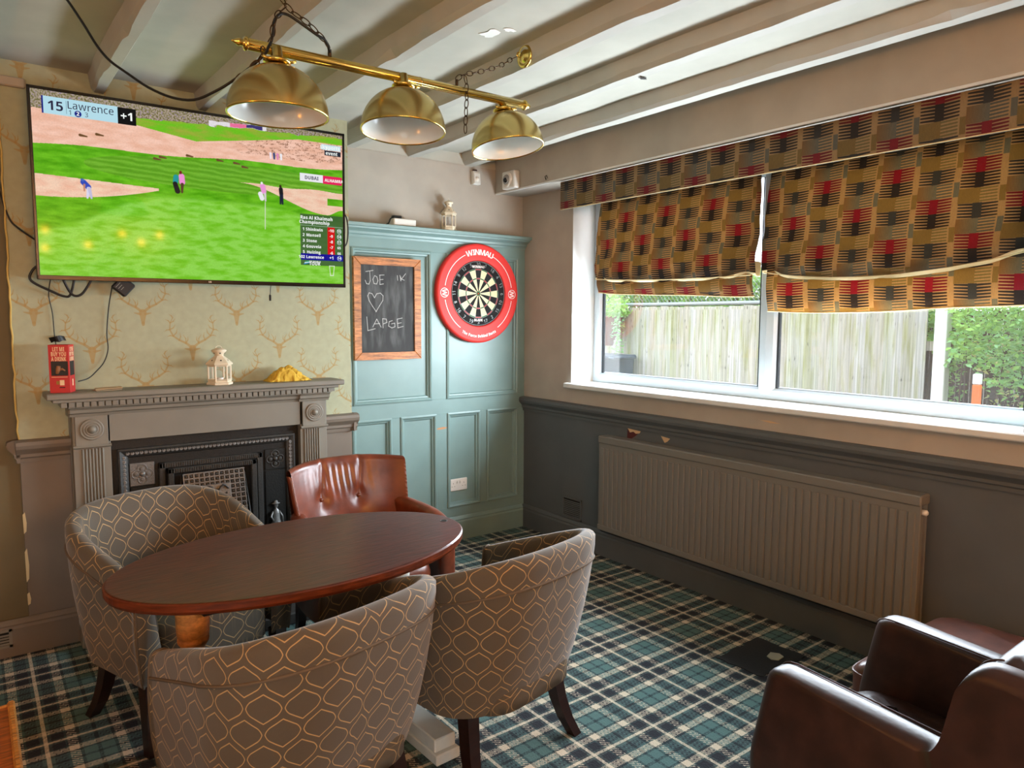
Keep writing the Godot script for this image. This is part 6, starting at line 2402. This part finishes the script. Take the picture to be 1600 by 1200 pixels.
func oval_table():
	var t := thing("oval_table", "dark mahogany oval table on two turned pedestals", "table", Vector3(-2.387, 0, 1.832), 0.0)
	t.rotation.y = -deg_to_rad(-2.47)
	var ell := func(k, y):
		var r := []
		for i in 96:
			var a := TAU * i / 96
			r.append(Vector3(cos(a) * (0.6185 - k), y, sin(a) * (0.3786 - k)))
		return r
	var st := mb(true)
	st.set_smooth_group(-1)
	rings(st, [ell.call(0.004, 0.7575), ell.call(0.006, 0.7595), ell.call(0.010, 0.76)], true, true)
	obj("top", st, M.mahogany, t)
	st = mb()
	rings(st, [ell.call(0.014, 0.722), ell.call(0.004, 0.727), ell.call(0.0, 0.736), ell.call(0.0, 0.7545), ell.call(0.004, 0.7575)], true, false)
	poly(st, ell.call(0.014, 0.722), Vector3.DOWN)
	obj("top_edge", st, M.table_edge, t)
	st = mb(true)
	lathe(st, [Vector2(0.011, 0.0), Vector2(0.011, 0.0016), Vector2(0.014, 0.0016), Vector2(0.015, 0)], 24, Transform3D(Basis.IDENTITY, Vector3(0.570, 0.7595, 0.018)))
	obj("ring_inlay", st, M.iron, t)
	st = mb(true)
	lathe(st, [Vector2(0.0, 0.0007), Vector2(0.011, 0.0007)], 24, Transform3D(Basis.IDENTITY, Vector3(0.570, 0.7595, 0.018)))
	obj("ring_hollow", st, M.slot_black, t)
	for s in [-1.0, 1.0]:
		var wood: Material = M.pine if s < 0 else M.white_paint_wood
		var c := Vector3(-0.375 if s < 0 else 0.365, 0, 0.0)
		st = mb(true)
		lathe(st, [Vector2(0.055, 0.16), Vector2(0.055, 0.18), Vector2(0.035, 0.20), Vector2(0.030, 0.235), Vector2(0.040, 0.27), Vector2(0.052, 0.33), Vector2(0.050, 0.38), Vector2(0.036, 0.43), Vector2(0.030, 0.46), Vector2(0.036, 0.495), Vector2(0.033, 0.518), Vector2(0.040, 0.527), Vector2(0.047, 0.538), Vector2(0.047, 0.550), Vector2(0.042, 0.555), Vector2(0.048, 0.560), Vector2(0.050, 0.60), Vector2(0.052, 0.70)], 28, Transform3D(Basis.IDENTITY, c))
		obj("turned_column", st, wood, t)
		st = mb()
		span(st, c + Vector3(-0.048, 0.085, -0.048), c + Vector3(0.048, 0.165, 0.048), 0.004)
		obj("column_block", st, wood, t)
		st = mb()
		span(st, c + Vector3(-0.03, 0.695, -0.22), c + Vector3(0.03, 0.724, 0.22), 0.004)
		obj("bearer", st, M.leg_wood, t)
		st = mb()
		span(st, c + Vector3(-0.044, 0.038, -0.325), c + Vector3(0.044, 0.087, 0.325), 0.004)
		obj("foot", st, M.white_paint_wood, t)
		st = mb()
		span(st, c + Vector3(-0.050, 0.0, -0.345), c + Vector3(0.050, 0.040, 0.345), 0.004)
		obj("foot_base", st, M.white_paint_wood, t)
	st = mb()
	span(st, Vector3(-0.33, 0.10, -0.02), Vector3(0.32, 0.15, 0.02), 0.003)
	obj("stretcher", st, M.white_paint_wood, t)

func side_table():
	var t := thing("wooden_table", "corner of a varnished wooden table with a raised edge at the lower left", "table", Vector3(-3.60, 0, 2.80))
	var st := mb()
	span(st, Vector3(-0.35, 0.62, -0.60), Vector3(0.35, 0.645, 0.60), 0.003)
	obj("top", st, M.varnished_top, t)
	st = mb()
	span(st, Vector3(0.347, 0.615, -0.61), Vector3(0.362, 0.654, 0.61), 0.004)
	span(st, Vector3(-0.362, 0.615, -0.61), Vector3(-0.347, 0.654, 0.61), 0.004)
	span(st, Vector3(-0.35, 0.615, -0.61), Vector3(0.35, 0.648, -0.597), 0.004)
	span(st, Vector3(-0.35, 0.615, 0.597), Vector3(0.35, 0.648, 0.61), 0.004)
	obj("raised_edge", st, tri(mat("edge_wood", Color(0.72, 0.50, 0.22), 0.4), M_grain, Vector3(2, 2, 2), 0.3), t)
	for sx in [-1.0, 1.0]:
		for sz in [-1.0, 1.0]:
			st = mb()
			span(st, Vector3(sx * 0.30 - 0.025, 0, sz * 0.55 - 0.025), Vector3(sx * 0.30 + 0.025, 0.62, sz * 0.55 + 0.025), 0.004)
			obj("leg", st, M.leg_wood, t)

func seating():
	oval_table()
	var a := tub_chair("hexagon-patterned tub chair beside the fireplace, seen from the front")
	a.position = Vector3(-2.674, 0, 1.115)
	a.rotation.y = 0.319
	a.scale.y = 1.02
	var b: Node3D = a.duplicate()
	b.scale = Vector3.ONE
	b.name = numbered(self, "tub_chair")
	add_child(b)
	b.position = Vector3(-2.527, 0, 2.275)
	b.rotation.y = 3.393
	b.scale.y = 1.0
	b.set_meta("label", "hexagon-patterned tub chair nearest the viewer, its back hiding the table's front edge")
	var c: Node3D = a.duplicate()
	c.name = numbered(self, "tub_chair")
	add_child(c)
	c.position = Vector3(-1.818, 0, 2.207)
	c.rotation.y = 3.339
	c.scale.y = 1.01
	c.set_meta("label", "hexagon-patterned tub chair seen from behind, between table and radiator")
	leather_chair()
	armchair()
	bench()
	side_table()
